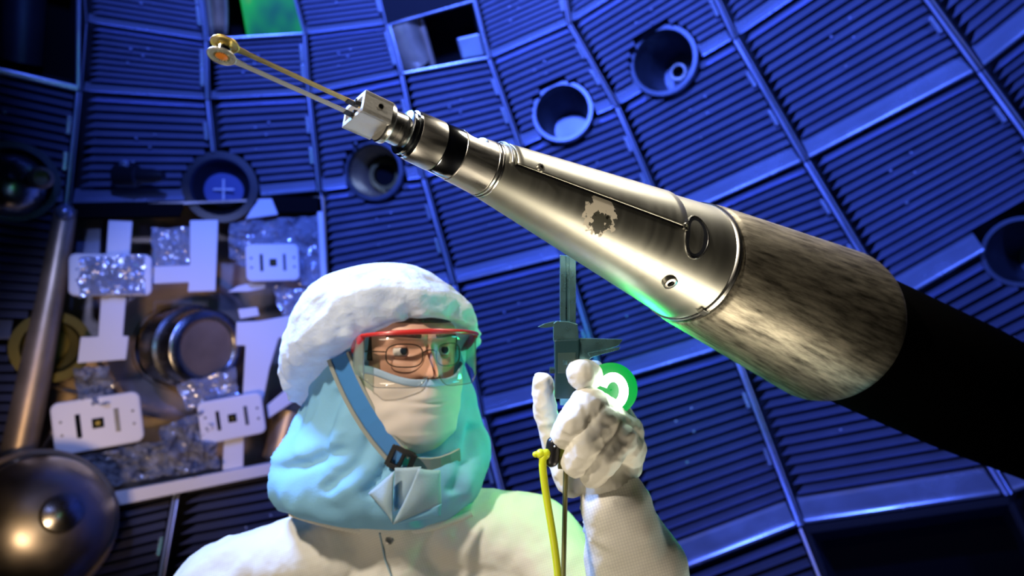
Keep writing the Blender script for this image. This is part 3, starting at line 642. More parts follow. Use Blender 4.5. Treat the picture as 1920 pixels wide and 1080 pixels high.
# the target: two paddle arms with a tiny drum held between their discs
tg = thing('fusion_target', PO, 'tiny silver drum between two discs on a pair of thin arms', 'target', rot=PR)
rd = .0098; zg = .0048
def paddle(z, m):
    mb = MB(); pts = []; xend = sx(676); w0, w1 = .0046, .0052
    for k in range(33):
        t = math.radians(24+312*k/32); pts.append(Vector((rd*math.cos(t), rd*math.sin(t), z)))
    neck = [(.0115, -.0036), (.017, -.0029), (.03, -.0027), (xend, -.0029), (xend, .0029), (.03, .0027), (.017, .0029), (.0115, .0036)]
    pts += [Vector((x, y, z)) for x, y in neck]
    mb.prism(pts, (0, 0, .0009)); return mb
lo = obj('lower_arm', paddle(-zg-.0009, None), 'armgrey', tg, local=True, bevel=.0002)
up = obj('upper_arm', paddle(zg, None), 'gold', tg, local=True, bevel=.0002)
mb = MB(); mb.lathe((0, 0, 0), (0, 0, 1), [(-zg, .0055), (zg, .0055)], 40); obj('drum', mb, 'polished', tg, local=True)
mb = MB()
for k in range(10): a = 2*math.pi*k/10; mb.box((.0056*math.cos(a), .0056*math.sin(a), .002), (.0005, 0, 0), (0, .0005, 0), (0, 0, .0006))
obj('band_windows', mb, 'goldfoil', tg, local=True)
for z, s, nm in ((-zg-.0009, -1, 'lower'), (zg, -1, 'upper')):
    ar = lo if nm == 'lower' else up
    mb = MB(); mb.loop([(rd*math.cos(a)*.985, rd*math.sin(a)*.985, z-.0002) for a in [2*math.pi*i/48 for i in range(48)]], .0007, 8); obj('disc_rim', mb, 'rim' if nm == 'lower' else 'gold', ar, local=True)
mb = MB(); z = -zg-.0009; mb.lathe((0, 0, z-.0002), (0, 0, 1), [(0, .0082), (.0001, .0044)], 48, cap0=False, cap1=False); obj('disc_face', mb, 'graydisc', lo, local=True)
mb = MB(); mb.lathe((0, 0, z-.0004), (0, 0, 1), [(0, .0001), (.0001, .0040), (.0004, .0046)], 40, cap0=False, cap1=False); obj('amber_window', mb, 'amber', lo, local=True, label='amber film window')
mb = MB()
for k in range(20): a = 2*math.pi*k/20; mb.box((.0051*math.cos(a), .0051*math.sin(a), z-.0004), Vector((math.cos(a), math.sin(a), 0))*.0006, Vector((-math.sin(a), math.cos(a), 0))*.0003, (0, 0, .0003))
obj('tooth_ring', mb, 'goldfoil', lo, local=True)
xe = sx(668)
for z, ar in ((-zg-.0011, lo), (zg-.0002, up)):
    mb = MB(); mb.box((xe-.004, 0, z), (.0055, 0, 0), (0, .0032, 0), (0, 0, .0004)); obj('dark_sleeve', mb, 'blackplastic', ar, local=True)
    mb = MB(); mb.box((xe-.0005, -.0036, z+.0005), (.003, -.001, 0), (0, .0012, 0), (0, .0, .0028)); obj('spring_clip', mb, 'blackplastic', ar, local=True, bevel=.0002)

# ------------------------------------------------------------------ the person
YAW = math.radians(28)
fw = Vector((math.sin(YAW), .03, math.cos(YAW))).normalized(); upv = Vector((.02, 1, 0)); upv = (upv-fw*upv.dot(fw)).normalized(); rt_ = upv.cross(fw)
EYE = Vector(((798-960)/F*1.0, (540-660)/F*1.0, -1.0)); HO = EYE-fw*.076-upv*.003
def hl(x, y, z): return cam2w(HO+rt_*x+upv*y+fw*z)     # head-local: x to the person's left, y up, z out of the face
HT = [(-.34, .055, .0, -.09), (-.26, .06, .005, -.09), (-.20, .062, .012, -.09), (-.15, .056, .025, -.085), (-.128, .050, .055, -.085), (-.116, .046, .078, -.088), (-.10, .054, .086, -.09), (-.06, .066, .085, -.096), (-.02, .072, .082, -.1), (0, .074, .081, -.102), (.03, .076, .085, -.105), (.07, .070, .074, -.1), (.10, .050, .045, -.07), (.117, .012, .005, -.02)]
def gx(x, s): return math.exp(-(x/s)**2)
def head_pt(al, y):
    hw, zf, zb = interp(HT, y); mid, hf = (zf+zb)/2, (zf-zb)/2
    x = hw*math.sin(al); z = mid+hf*math.cos(al)
    if abs(math.sin(al)) > .0 and math.cos(al) > 0:
        nose = (ss(.02, -.024, y)*(1-ss(-.028, -.04, y)))*.036*gx(x, .0095+.006*ss(-.01, -.028, y))
        brow = .006*gx(y-.026, .010)*gx(abs(x)-.028, .025); sock = -.011*gx(y-.004, .013)*gx(abs(x)-.032, .017)
        lips = .006*gx(y+.067, .009)*gx(x, .024)-.003*gx(y+.0675, .0018)*gx(x, .022); cheek = .005*gx(y+.02, .02)*gx(abs(x)-.04, .02)
        z += nose+brow+sock+lips+cheek
    return x, y, z
NA = 120; ys = [-.34+.22*i/14 for i in range(14)]+[-.12+.237*i/100 for i in range(101)]
mb = MB(); mb.rings([[hl(*head_pt(2*math.pi*k/NA, y)) for k in range(NA)] for y in ys])
pe = obj('person', mb, 'skin', at=hl(0, -.3, 0)); tag(pe, 'person in a white coverall, blue hood, bouffant cap and red safety glasses holding a caliper', 'person')
def wear(name, mb, m, parent=pe, **k): return obj(name, mb, m, parent, **k)
mb = MB(); mb.ball(hl(-.078, -.045, -.01), .001, 4)
me_ = MB(); me_.capsule(hl(-.0775, -.03, -.012), hl(-.076, -.062, -.002), .013, .008); wear('ear', remeshed(me_, .002, 4), 'skin')
mb = MB(); pts = []
for i in range(25):
    row = []
    x = lerp(-.022, .022, i/24)
    for j in range(9):
        yy = lerp(-.076, -.058, j/8); al = math.asin(max(-1, min(1, x/interp(HT, yy)[0]))); q = head_pt(al, yy); e_ = 1-abs(x/.022)**2
        yy2 = -.067+(yy+.067)*max(.05, e_); al = math.asin(x/interp(HT, yy2)[0]); q = head_pt(al, yy2); row.append(hl(q[0], q[1], q[2]+.0012))
    pts.append(row)
mb.rings(pts, False, False, False); wear('lips', mb, 'lip')
for sx_ in (-1, 1):
    q = head_pt(math.asin(.032*sx_/.0745), .004); c = hl(.032*sx_, .004, q[2]-.0035); gz = (M3 @ (fw+upv*.12+rt_*.10)).normalized()
    mb = MB(); mb.ball(c, .0122, 14); ey = wear('eye', mb, 'eyewhite')
    mb = MB(); mb.lathe(c, gz, [(.0105, .0062), (.0117, .0052), (.0125, .003), (.0127, .0001)], 24, cap0=False); obj('iris', mb, 'iris', ey)
    mb = MB()
    for a0, a1 in ((.46, 1.6), (-1.6, -.48)):
        rs = []
        for i in range(9):
            el = lerp(a0, a1, i/8); rs.append([c+M3 @ ((fw*math.cos(t)+rt_*math.sin(t))*math.cos(el)+upv*math.sin(el))*.0135 for t in [lerp(-1.5, 1.5, k/16) for k in range(17)]])
        mb.rings(rs, False, False, False)
    lo_ = wear('eyelid', mb, 'skin'); lo_.modifiers.new('s', 'SOLIDIFY').thickness = .001
    mb = MB(); br = []
    for i in range(13):
        x = sx_*lerp(.012, .054, i/12); yy = .026+.006*math.sin(i/12*2.4)-.004*(i/12); q = head_pt(math.asin(x/.0765), yy); br.append(hl(x, yy, q[2]+.0005))
    mb.tube(br, [.002+.0028*math.sin(math.pi*min(1, (i+1.5)/13)) for i in range(13)], 8); wear('eyebrow', mb, 'hair')
mb = MB(); rs = []
for j in range(10):
    yy = lerp(.045, .105, j/9); rs.append([hl(*(Vector(head_pt(lerp(-2.6, 2.6, k/60), yy))*1.035)) for k in range(61)])
for j in range(9):   # sideburns
    pass
mb.rings(rs, False, False, False); hr = wear('hair', mb, 'hair'); hr.modifiers.new('s', 'SOLIDIFY').thickness = .003
for s_ in (-1, 1):
    mb = MB(); rs = []
    for j in range(8):
        yy = lerp(-.01, .06, j/7); rs.append([hl(*(Vector(head_pt(s_*lerp(1.12, 1.9, k/14), yy))*1.03)) for k in range(15)])
    mb.rings(rs, False, False, False); q_ = wear('sideburn', mb, 'hair'); q_.modifiers.new('s', 'SOLIDIFY').thickness = .003
# face veil: drapes from just under the nose tip to below the chin
def veil_pt(al, t):
    top = -.034+.017*ss(.25, 1.2, abs(al)); y = lerp(top, -.148, t)
    hw = interp([(-.16, .062), (-.13, .068), (-.10, .075), (-.06, .081), (-.02, .083), (.0, .083)], y)[0]
    zf = interp([(-.16, .050), (-.135, .074), (-.115, .090), (-.09, .098), (-.068, .101), (-.045, .105), (-.034, .1055), (-.017, .094)], y)[0]
    x = hw*math.sin(al); z = -.005+(zf+.005)*max(0, math.cos(al))**.85+.0*al
    pinch = gx(x, .03)
    z -= (1-pinch)*.006*ss(-.12, -.05, y)
    z += .0035*gx(y+.062, .010)*gx(x, .030)-.0035*gx(y+.068, .004)*gx(x, .026)+.0025*gx(y+.075, .006)*gx(x, .028)
    wv = math.sin(y*190+abs(al)*5+2*noise.noise(Vector((al*1.5, y*12, 1))))*.0016*ss(.35, .9, abs(al))
    z += wv+.0025*noise.noise(Vector((x*35, y*45, 4)))
    return hl(x, y, z)
mb = MB(); al_ = [lerp(-1.5, 1.5, k/80) for k in range(81)]
mb.rings([[veil_pt(a, .075+.925*t/60) for a in al_] for t in range(61)], False, False, False); ve = wear('face_veil', mb, 'mask', label='cream face veil'); ve.modifiers.new('s', 'SOLIDIFY').thickness = .0008
mb = MB(); mb.rings([[veil_pt(a, t)+M3 @ (fw*.0012) for a in al_] for t in (0, .03, .06, .09)], False, False, False); vb = wear('veil_band', mb, 'maskband', label='blue upper hem of the veil'); vb.modifiers.new('s', 'SOLIDIFY').thickness = .0012
# safety glasses
sg = bpy.data.objects.new('safety_glasses', None); COL.objects.link(sg); sg.parent = pe; ROOT[sg.name] = origin_of(pe)
LR = .106
def lens_pt(be, y, dr=0.0): return hl((LR+dr)*math.sin(be), y, .001+(LR+dr)*math.cos(be))
B = math.radians(56)
mb = MB(); rs = []
for i in range(61):
    be = lerp(-B, B, i/60); a = abs(be); x = LR*math.sin(be)
    top = .030-.004*(be/B)**2; bot = -.046+.012*ss(.75, 1.0, a/B) if a > .2 else -.046
    bot = -.045+.024*gx(x, .013)+.010*ss(.8, 1, a/B)
    rs.append([lens_pt(be, lerp(top, bot, t/8)) for t in range(9)])
mb.rings(rs, False, False, False); ln = obj('lens', mb, 'clear', sg); ln.modifiers.new('s', 'SOLIDIFY').thickness = .0015
edge = [r[-1] for r in rs]; mb = MB(); mb.tube(edge, .0006, 6); mb.tube(rs[0], .0009, 6); mb.tube(rs[-1], .0009, 6); obj('lens_edge', mb, clear('lens_edge', (.5, .52, .5), .3, .2), sg)
mb = MB(); rs2 = []
for i in range(61):
    be = lerp(-B*1.02, B*1.02, i/60); y = .034-.006*(be/B)**2; th = .0042-.0012*(abs(be)/B)
    rs2.append([lens_pt(be, y+th*math.sin(t), .0015+.0035*math.cos(t)) for t in [2*math.pi*k/10 for k in range(10)]])
mb.rings(rs2); obj('brow_bar', mb, 'red', sg, label='red brow bar')
for s_ in (-1, 1):
    mb = MB(); p0 = lens_pt(B*s_, .026, .001); p1 = hl(s_*.091, .012, .025); p2 = hl(s_*.088, .002, -.01); p3 = hl(s_*.08, -.005, -.07); dn = M3 @ upv
    rs3 = []
    for p, h, w_ in ((p0, .005, .003), (lerp(p0, p1, .5), .009, .0035), (p1, .010, .003), (p2, .006, .0025), (p3, .004, .002)):
        sd = M3 @ rt_*s_; rs3.append([p+dn*h*math.sin(t)+sd*w_*math.cos(t) for t in [2*math.pi*k/12 for k in range(12)]])
    mb.rings(rs3); obj('temple', mb, 'red', sg)
    mb = MB(); mb.rings([[lens_pt(B*s_, lerp(.024, -.034, t/6), 0) for t in range(7)], [hl(s_*.094, lerp(.020, -.028, t/6), .040) for t in range(7)], [hl(s_*.092, lerp(.014, -.018, t/6), .018) for t in range(7)]], False, False, False)
    o_ = obj('side_shield', mb, 'shield', sg); o_.modifiers.new('s', 'SOLIDIFY').thickness = .0015
# wire eyeglasses under them
eg = bpy.data.objects.new('eyeglasses', None); COL.objects.link(eg); eg.parent = pe; ROOT[eg.name] = origin_of(pe)
for s_ in (-1, 1):
    pts = []
    for k in range(40):
        t = 2*math.pi*k/40; cx = abs(math.cos(t))**.7*math.copysign(1, math.cos(t)); cy = abs(math.sin(t))**.7*math.copysign(1, math.sin(t))
        x = s_*.034+.0235*cx; pts.append(hl(x, -.001+.0165*cy, .093-.9*abs(x)**2/.12))
    mb = MB(); mb.loop(pts, .0009, 6); obj('rim', mb, 'wire', eg)
mb = MB(); mb.tube([hl(-.011, .003, .0925), hl(-.004, .007, .0965), hl(.004, .007, .0965), hl(.011, .003, .0925)], .0009, 6); obj('bridge', mb, 'wire', eg)
for s_ in (-1, 1):
    mb = MB(); mb.tube([hl(s_*.0575, .004, .068), hl(s_*.072, .004, .04), hl(s_*.078, .0, -.02)], .0009, 6); obj('temple', mb, 'wire', eg)

# cloth built from rings: left and right edge in pixels, depth, half thickness, lift of the front edge
def cloth(rings_, n, seg, wr):
    tab = []
    keys = [i/(len(rings_)-1) for i in range(len(rings_))]; mb = MB(); rs = []
    def val(t):
        k = t*(len(rings_)-1); i = min(int(k), len(rings_)-2); u = k-i
        g0 = rings_[max(i-1, 0)]; g1 = rings_[i]; g2 = rings_[i+1]; g3 = rings_[min(i+2, len(rings_)-1)]
        return [.5*((2*b)+(-a+c)*u+(2*a-5*b+4*c-d)*u*u+(-a+3*b-3*c+d)*u**3) for a, b, c, d in zip(g0, g1, g2, g3)]
    for s in range(seg+1):
        t = s/seg; lx, ly, rx, ry, dd, th, lift = val(t); cx, cy = (lx+rx)/2, (ly+ry)/2
        c = Vector(((cx-960)/F*dd, (540-cy)/F*dd, -dd)); U = Vector(((rx-lx)/2/F*dd, -(ry-ly)/2/F*dd, 0)); W_ = Vector((0, lift/F*dd, th)); ring = []
        for k in range(n):
            a = 2*math.pi*k/n; q = c+U*math.cos(a)+W_*math.sin(a); nn = (U.normalized()*math.cos(a)+Vector((0, 0, 1))*math.sin(a)); ring.append(cam2w(q+nn*wr(a, t, q)))
        rs.append(ring)
    mb.rings(rs); return mb
fr = lambda q, s, z: noise.fractal(Vector((q.x*s, q.y*s, q.z*s+z)), .8, 2.1, 4)
def rid(q, s, z):
    n_ = noise.noise(Vector((q.x*s, q.y*s, q.z*s+z))); return 1-2*abs(n_)
hood_rings = [(600, 620, 850, 600, 1.09, .085, 0), (582, 690, 868, 690, 1.10, .080, 0), (578, 750, 880, 745, 1.10, .086, 0), (556, 800, 894, 800, 1.10, .100, 0), (520, 858, 905, 850, 1.10, .120, 0), (514, 898, 902, 890, 1.10, .128, 0), (530, 928, 888, 925, 1.10, .122, 0), (590, 946, 862, 950, 1.10, .105, 0), (640, 950, 830, 965, 1.10, .07, 0)]
FOLDS = [((640, 735), (622, 800), (610, 868)), ((728, 872), (716, 900), (690, 925)), ((700, 815), (676, 870), (610, 918)), ((528, 880), (580, 872), (655, 838)), ((880, 800), (860, 870), (840, 920))]
def fold(q):
    x, y = 960+F*q.x/-q.z, 540-F*q.y/-q.z; o = 0
    if q.z < -1.12: return 0
    for a, b, c in FOLDS:
        for p, r_ in ((a, b), (b, c)):
            vx, vy = r_[0]-p[0], r_[1]-p[1]; L2 = vx*vx+vy*vy; t = ((x-p[0])*vx+(y-p[1])*vy)/L2
            if -.15 <= t <= 1.15:
                d = ((x-p[0])*vy-(y-p[1])*vx)/math.sqrt(L2); w_ = ss(-.15, .1, t)*(1-ss(.9, 1.15, t)); o += w_*(-.0075*math.exp(-(d/11)**2)+.005*math.exp(-((d-24)/18)**2))
    return max(-.012, min(.010, o))
def hood_wr(a, t, q):
    g = 1 if .15 < t else t/.15
    f1 = rid(Vector((q.x*1.2+.25*q.y, q.y*.35, q.z)), 11, 2); f2 = rid(Vector((q.x, q.y*.6-q.x*.4, q.z)), 26, 7)
    return fold(q)+g*(.011*(f1*abs(f1))+.0025*f2+.007*fr(q, 6, 5)+.003*math.sin(a*7+t*6+3*noise.noise(q*8)))*ss(0, .3, t)
wear('hood', cloth(hood_rings, 160, 110, hood_wr), 'hood', label='light blue fabric hood')
cap_rings = [(592, 742, 876, 640, 1.09, .085, 78), (552, 742, 888, 634, 1.09, .112, 84), (540, 712, 891, 622, 1.09, .122, 90), (548, 668, 886, 604, 1.09, .124, 88), (562, 606, 862, 570, 1.10, .118, 62), (596, 551, 826, 536, 1.10, .098, 38), (652, 519, 784, 509, 1.10, .062, 18), (708, 500, 742, 498, 1.10, .016, 3)]
def cap_wr(a, t, q):
    e = ss(0, .12, t)
    gather = .0045*math.sin(a*26+3*noise.noise(q*20))*(1-ss(.05, .38, t))
    return gather*(.3+.7*e)+e*(.007*rid(q, 13, 1)+.006*fr(q, 10, 3)+.003*rid(q, 30, 8))*(1-.5*ss(.8, 1, t))
wear('bouffant_cap', cloth(cap_rings, 220, 120, cap_wr), 'cap', label='white puffy bouffant cap')
# strap from the cheek to the buckle under the chin
def band(pts, w_, th, wdir):
    mb = MB(); rs = []
    P_ = [Vector(p) for p in pts]; wd = Vector(wdir).normalized()
    for i, p in enumerate(P_):
        t = (P_[min(i+1, len(P_)-1)]-P_[max(i-1, 0)]).normalized(); w2 = (wd-t*wd.dot(t)).normalized(); nn = t.cross(w2)
        rs.append([p-w2*w_-nn*th, p+w2*w_-nn*th, p+w2*w_+nn*th, p-w2*w_+nn*th])
    mb.rings(rs, smooth=False); return mb
def surf(px, py, lift, names=('hood', 'face_veil')):
    d = D(px, py); inv = origin_of(pe).inverted(); best = None
    for o in pe.children:
        if o.name in names:
            h_, loc, nrm, ix = o.ray_cast(inv @ CAM, d)
            if h_ and (best is None or (loc-inv @ CAM).length < best[0]): best = ((loc-inv @ CAM).length, origin_of(pe) @ loc)
    return best[1]-d*lift if best else P(px, py, 1.0)
def smooth_path(p, it=3):
    for _ in range(it): p = [p[0]]+[(p[i-1]+p[i]*2+p[i+1])/4 for i in range(1, len(p)-1)]+[p[-1]]
    return p
ctl_ = [(634, 668), (641, 690), (652, 716), (664, 742), (678, 768), (695, 796), (714, 822), (734, 846), (752, 862)]
sp = smooth_path([surf(x, y, .009, ('hood',)) for x, y in ctl_], 4)
st = wear('hood_strap', band(sp, .0150, .002, V3((.9, .35, .25))), 'strap', bevel=.001, label='blue chin strap')
for k_, w__ in ((1, .0045), (-1, .003)):
    off = V3((.0135, .0055, .002))*k_; obj('strap_edge', band([p+off for p in sp], w__, .0030, V3((.9, .35, .25))), 'strapedge', st)
sp2 = smooth_path([surf(x, y, .005) for x, y in ((766, 868), (786, 873), (806, 875), (826, 872), (846, 864), (862, 852))], 3)
obj('strap_tail', band(sp2, .010, .0018, V3((.1, 1, .2))), 'strapedge', st)
bc = sp[-1]-D(757, 862)*.004; mb = MB(); u_, v_, w_ = V3((.90, -.42, .1)).normalized(), V3((.42, .9, 0)).normalized(), V3((-.1, 0, 1))
for a, b, c_2 in ((u_*.016, v_*.004, v_*.0135), (u_*.016, v_*.004, -v_*.0135), (u_*.004, v_*.016, u_*.016), (u_*.004, v_*.016, -u_*.016), (u_*.003, v_*.014, u_*.001)): mb.box(bc+c_2, a, b, w_*.003)
obj('buckle', mb, 'blackplastic', st, bevel=.0015)
# coverall
mb = MB()
def cap_(a, ra, b, rb): mb.capsule(P(*a), P(*b), ra, rb, 28)
cap_((748, 1010, 1.12), .085, (748, 1190, 1.16), .135); cap_((690, 1150, 1.15), .12, (800, 1150, 1.15), .12); cap_((748, 1190, 1.16), .15, (748, 1700, 1.3), .155)
cap_((690, 1006, 1.12), .066, (405, 1118, 1.13), .074); cap_((405, 1118, 1.13), .074, (330, 1560, 1.2), .058)
cap_((590, 1090, 1.13), .085, (690, 1150, 1.14), .11)
cap_((815, 985, 1.12), .066, (1003, 1014, 1.09), .064); cap_((880, 1090, 1.13), .085, (1003, 1050, 1.09), .066)
cap_((1003, 1014, 1.09), .065, (1225, 1330, .94), .060)
cap_((748, 955, 1.10), .075, (748, 1010, 1.12), .085)
cap_((1232, 1340, .92), .066, (1190, 1060, .86), .056); cap_((1190, 1060, .86), .056, (1149, 948, .825), .037)
cv = remeshed(mb, .007, 5, lambda q: .008*rid(Vector((q.x+.5*q.z, q.y, q.z*.6)), 10, 4)+.004*fr(q, 12, 1)+.003*rid(q, 24, 9))
co_ = wear('coverall', cv, 'coverall', label='white gridded cleanroom coverall', fix=False)
# placket seam and snaps on the chest
def chest(px, py, lift=.004):
    d = D(px, py); o = CAM; best = 1.3
    inv = origin_of(pe); hit, loc, nrm, idx = co_.ray_cast(inv.inverted() @ o, d)
    return (inv @ loc-d*lift) if hit else P(px, py, 1.0)
mb = MB(); mb.tube([chest(x, y, .0015) for x, y in ((712, 1000), (716, 1020), (722, 1050), (733, 1078), (742, 1110), (748, 1150))], .0014, 6); obj('placket_seam', mb, 'collar', co_)
for x, y in ((730, 1013),):
    p = chest(x, y, .002); n_ = (CAM-p).normalized(); mb = MB(); mb.lathe(p, n_, [(-.002, .006), (.001, .006), (.002, .004), (.0005, .0025)], 20); obj('snap', mb, 'snap', co_)
cpts = smooth_path([surf(x, y, -.001, ('coverall',)) for x, y in ((548, 962), (585, 975), (625, 986), (668, 995), (712, 1000), (758, 999), (805, 992), (850, 978), (885, 962))], 2)
mb = MB(); mb.tube(cpts, .0062, 12); obj('collar_band', mb, 'coverall', co_)
# collar folds under the buckle
def flap(pts, m, name, th=.003, sag=.01):
    rows = []
    a, b, c_2, d_2 = [Vector(P(*p)) for p in pts]; mb = MB()
    for j in range(11):
        row = []
        for i in range(11):
            s, t = i/10, j/10; q = a*(1-s)*(1-t)+b*s*(1-t)+c_2*s*t+d_2*(1-s)*t; row.append(q+V3((0, 0, 1))*sag*math.sin(math.pi*s)*math.sin(math.pi*t))
        rows.append(row)
    mb.rings(rows, False, False, False); o = wear(name, mb, m); o.modifiers.new('s', 'SOLIDIFY').thickness = th; return o
flap([(740, 878, .955), (790, 876, .955), (772, 940, .960), (738, 960, .960)], 'collar', 'collar_inset', sag=.004)
flap([(690, 925, .955), (738, 884, .940), (736, 982, .945), (724, 962, .95)], 'collar', 'collar_flap', sag=.008)
flap([(786, 880, .943), (826, 882, .965), (828, 945, .965), (737, 984, .942)], 'collar', 'collar_flap', sag=.008)
flap([(738, 984, .945), (828, 945, .964), (826, 968, .967), (760, 980, .957)], 'hood', 'collar_hem', sag=.003)
# gloved hand: five bent fingers closed on the caliper
mb = MB()
def px_c(a, b):
    mb.capsule(P(*a[:3]), P(*b[:3]), a[3]*a[2]/F, b[3]*b[2]/F, 18)
def chain(*pts):
    for a, b in zip(pts, pts[1:]): px_c(a, b)
chain((1147, 955, .825, 52), (1140, 905, .825, 50), (1140, 860, .84, 56))                    # wrist and heel of the hand
chain((1138, 858, .845, 52), (1150, 800, .85, 44)); chain((1165, 868, .84, 38), (1168, 815, .842, 36)); chain((1110, 880, .835, 36), (1088, 900, .83, 24))
chain((1150, 800, .855, 30), (1132, 735, .868, 25), (1112, 704, .83, 25), (1088, 702, .800, 26))   # index finger laid across the caliper
chain((1150, 790, .835, 36), (1104, 762, .795, 35), (1075, 792, .782, 30), (1056, 818, .790, 22))  # middle
chain((1172, 812, .825, 34), (1130, 792, .788, 30), (1100, 832, .776, 29), (1078, 868, .786, 24))  # ring
chain((1180, 845, .825, 32), (1163, 822, .792, 28), (1136, 858, .782, 28), (1112, 890, .792, 24))  # little
chain((1072, 900, .832, 30), (1038, 838, .835, 19), (1023, 775, .832, 20), (1018, 718, .826, 19.5)) # thumb up the far side
gl = remeshed(mb, .0021, 3, lambda q: .0016*rid(q, 45, 2)+.0010*rid(q, 90, 6)+.0008*fr(q, 60, 3))
wear('glove', gl, 'glove', label='cream glove gripping the caliper', fix=False)
mb = MB(); wr_ = []
for i in range(9):
    t = i/8; c = lerp(Vector((1158, 985, .834)), Vector((1143, 915, .825)), t); wr_.append((c, (55+3*math.sin(t*13)+6*(1-t))*c.z/F))
pts_ = [P(*c) for c, r in wr_]; mb.tube(pts_, [r for c, r in wr_], 40)
cf = mesh_of('cuff', mb)
for v in cf.vertices: q = v.co; v.co += (q-pts_[4]).normalized()*(.002*rid(q, 60, 3)+.0015*math.sin(q.z*500))
wear('glove_cuff', cf, 'glove', label='gathered glove cuff')

# ------------------------------------------------------------------ caliper and light
cal = thing('caliper', P(1062, 745, .815), 'digital caliper held upright in the gloved hand, tip touching the cone', 'caliper')
CX, CY, CZ = V3((1, 0, 0)), V3((0, 1, 0)), V3((0, 0, 1))
def slab(name, pts, d, th, m, bevel=.0006, parent=cal, **k):
    mb = MB(); mb.prism([P(x, y, d) for x, y in pts], CZ*-th); return obj(name, mb, m, parent, bevel=bevel, **k)
slab('beam', [(1050, 478), (1080, 480), (1080, 760), (1050, 760)], .815, .004, 'caliper')
slab('beam_rail', [(1050, 478), (1061, 479), (1061, 640), (1050, 640)], .813, .0015, 'caliper'); slab('beam_rail', [(1067, 479), (1080, 480), (1080, 640), (1067, 640)], .813, .0015, 'caliper')
slab('slider_head', [(1038, 606), (1044, 602), (1066, 603), (1083, 608), (1086, 640), (1038, 640)], .810, .012, 'caliper')
sb_ = slab('display_body', [(1040, 638), (1086, 636), (1086, 748), (1041, 748)], .808, .014, 'calbody', .0015, label='dark plastic display housing')
slab('display_window', [(1046, 662), (1080, 661), (1080, 700), (1046, 700)], .8075, .002, 'screen', parent=sb_)
slab('button', [(1056, 676), (1064, 676), (1064, 684), (1056, 684)], .8068, .001, 'caliper', .0003, parent=sb_)
slab('inner_jaw', [(1008, 613), (1020, 607), (1040, 602), (1042, 612), (1022, 615)], .811, .003, 'caliper', .0004)
slab('outer_jaw', [(1086, 634), (1168, 636), (1160, 648), (1120, 662), (1098, 680), (1086, 684)], .812, .005, 'caliper', .0005)
slab('jaw_edge', [(1102, 662), (1164, 650), (1160, 656), (1108, 670)], .809, .002, 'caliper', .0003)
mb = MB(); mb.lathe(P(1040, 694, .815), CX, [(-.006, .004), (0, .004)], 18); obj('thumb_wheel', mb, 'calbody', cal)
# light wand
lw = thing('ring_light', P(1052, 870, .80), 'glowing white ring light with green glow on a thin wand beside the glove', 'lamp')
rd_ = .80; rc = P(1149, 734, rd_); mb = MB(); fx, fy = V3((.97, 0, -.2)), V3((0, 1, 0)); rr_ = 22*rd_/F
mb.tube([rc+fx*rr_*math.cos(t)+fy*rr_*1.22*math.sin(t) for t in [math.radians(158-268*k/48) for k in range(49)]], 8.5*rd_/F, 14); obj('ring_tube', mb, 'ring', lw, label='glowing white ring')
mb = MB(); mb.lathe(rc-CZ*.020, CZ, [(0, .001), (.001, .030), (.004, .032), (.006, .028), (.007, .001)], 48, cap0=False, cap1=False); obj('haze_disc', mb, 'greendisc', lw, label='green glowing disc standing for the haze around the ring')  # glowing disc stands in for the green haze around the ring
mb = MB(); mb.capsule(P(1038, 832, .79), P(1034, 862, .79), .0085, .0085, 20); obj('switch_barrel', mb, 'blackplastic', lw)
mb = MB(); mb.ball(P(1040, 837, .780), .0012, 8); obj('switch_glint', mb, 'white', lw)  # white bead stands in for the highlight on the black barrel
slab('clamp', [(1046, 840), (1070, 838), (1070, 854), (1046, 858)], .792, .012, 'yellowgreen', .001, lw)
slab('clamp_block', [(1048, 856), (1068, 854), (1066, 880), (1046, 880)], .793, .010, 'rod', .001, lw)
mb = MB(); mb.tube([P(1061, 872, .797), P(1059, 960, .80), P(1056, 1090, .805), P(1053, 1220, .82)], .0030, 12); obj('wand', mb, 'rod', lw)
cd = MB(); pts = []
ctl = [(1026, 852, .785), (1018, 862, .782), (1019, 890, .78), (1026, 940, .78), (1036, 1000, .78), (1043, 1050, .782), (1048, 1100, .785), (1056, 1200, .80), (1070, 1330, .84)]
for i in range(len(ctl)-1):
    g0, g1, g2, g3 = ctl[max(i-1, 0)], ctl[i], ctl[i+1], ctl[min(i+2, len(ctl)-1)]
    for k in range(6):
        u = k/6; pts.append(P(*[.5*((2*b)+(-a+c)*u+(2*a-5*b+4*c-d)*u*u+(-a+3*b-3*c+d)*u**3) for a, b, c, d in zip(g0, g1, g2, g3)]))
yc = thing('cord', pts[0], 'bright yellow cord hanging from the black switch below the glove', 'cord')
cd.tube(pts, .0044, 14); obj('cable', cd, 'yellow', yc)
cd = MB(); cd.capsule(P(1004, 852, .784), P(1024, 850, .784), .0035, .0052, 16); cd.ball(P(1014, 851, .784), .0058, 10); obj('knot', cd, 'yellow', yc)

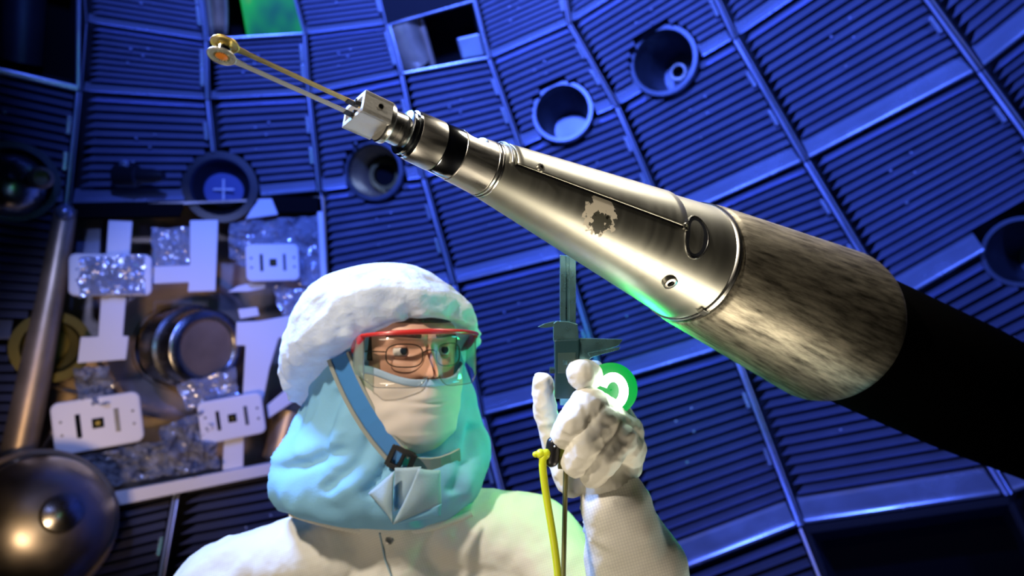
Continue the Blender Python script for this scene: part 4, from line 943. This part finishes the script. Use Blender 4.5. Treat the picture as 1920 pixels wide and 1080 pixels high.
# ------------------------------------------------------------------ light
def area(name, c, tgt, size, col, power, spread=None):
    l = bpy.data.lights.new(name, 'AREA'); l.shape = 'DISK'; l.size = size; l.color = col; l.energy = power
    if spread: l.spread = math.radians(spread)
    o = bpy.data.objects.new(name, l); COL.objects.link(o); o.location = cam2w(c); d = cam2w(tgt)-cam2w(c); o.rotation_euler = d.to_track_quat('-Z', 'Y').to_euler(); return o
def spot(name, c, tgt, col, power, ang_, rad_=.1, blend=.6):
    l = bpy.data.lights.new(name, 'SPOT'); l.color = col; l.energy = power; l.spot_size = math.radians(ang_); l.spot_blend = blend; l.shadow_soft_size = rad_
    o = bpy.data.objects.new(name, l); COL.objects.link(o); o.location = cam2w(c); d = cam2w(tgt)-cam2w(c); o.rotation_euler = d.to_track_quat('-Z', 'Y').to_euler(); return o
BLUE = (.078, .16, .95)
area('blue_wash_light', (-.6, 2.4, -1.0), (.2, 2.1, -4.6), .22, BLUE, 235, 104)
area('blue_side_light', (2.6, 1.6, -1.2), (2.2, .9, -4.5), .3, BLUE, 38, 110)
area('blue_low_light', (1.3, -1.3, -1.6), (2.0, -1.2, -4.5), .15, BLUE, 10, 100)
spot('hatch_white_helper', (-1.5, 1.0, -1.0), (-2.05, -.5, -4.4), (.30, .39, 1.0), 215, 36, .12, .5)  # added unseen spot to lift the white plates in the hatch
spot('hatch_warm_helper', (-1.6, -1.2, -1.3), (-2.2, -.75, -4.4), (1.0, .68, .40), 125, 40, .25, .7)  # added unseen warm spot for the hatch metal and the dome
area('key_light', (-.95, 1.3, .1), (-.05, -.25, -1.0), .12, (1, .87, .70), 6.5, 75)
area('low_warm_light', (-.85, -1.05, .25), (-.12, .05, -.75), .7, (1, .86, .66), 1.7, 65)
area('cone_top_helper', (.75, 1.25, -1.25), (.15, .1, -.75), .7, (1, .90, .74), 2.1, 70)  # added lamp out of frame, gives the cone its upper bright strip
area('cone_low_helper', (.75, -1.0, -.60), (.08, .07, -.70), .45, (1, .86, .64), .42, 32)  # added narrow lamp out of frame for the cone's lower reflection
area('blue_fill_light', (-1.0, 1.0, -1.25), (-.22, 0, -1.05), .3, (.22, .42, 1.0), 16, 80)
area('teal_fill_light', (1.1, -1.0, -1.3), (-.05, -.3, -1.05), .3, (.02, .50, .62), .45, 45)
pl = bpy.data.lights.new('green_rim_helper', 'POINT'); pl.color = (.02, 1, .2); pl.energy = 1.5; pl.shadow_soft_size = .015
po = bpy.data.objects.new('green_rim_helper', pl); COL.objects.link(po); po.location = P(1165, 742, 1.06)  # added green lamp, set well behind the ring for rim light
spot('green_wall_helper', (.55, -.75, -1.3), (1.0, -.55, -4.8), (.02, 1.0, .30), 45, 32, .05, 1.0)  # added unseen spot that puts the green tint on the wall
w = bpy.data.worlds.new('world'); sc.world = w; w.use_nodes = True; w.node_tree.nodes['Background'].inputs[0].default_value = (.01, .02, .06, 1); w.node_tree.nodes['Background'].inputs[1].default_value = .3

# ------------------------------------------------------------------ camera
cam = bpy.data.cameras.new('camera'); co2 = bpy.data.objects.new('camera', cam); COL.objects.link(co2)
cam.sensor_width = 36; cam.lens = 36*F/1920; cam.clip_start = .02
co2.matrix_world = Matrix.Translation(CAM) @ M3.to_4x4()
cam.dof.use_dof = True; cam.dof.focus_distance = .66; cam.dof.aperture_fstop = 5.1
sc.camera = co2
vs = sc.view_settings; vs.view_transform = 'Standard'; vs.look = 'None'; vs.exposure = 0; vs.gamma = 1
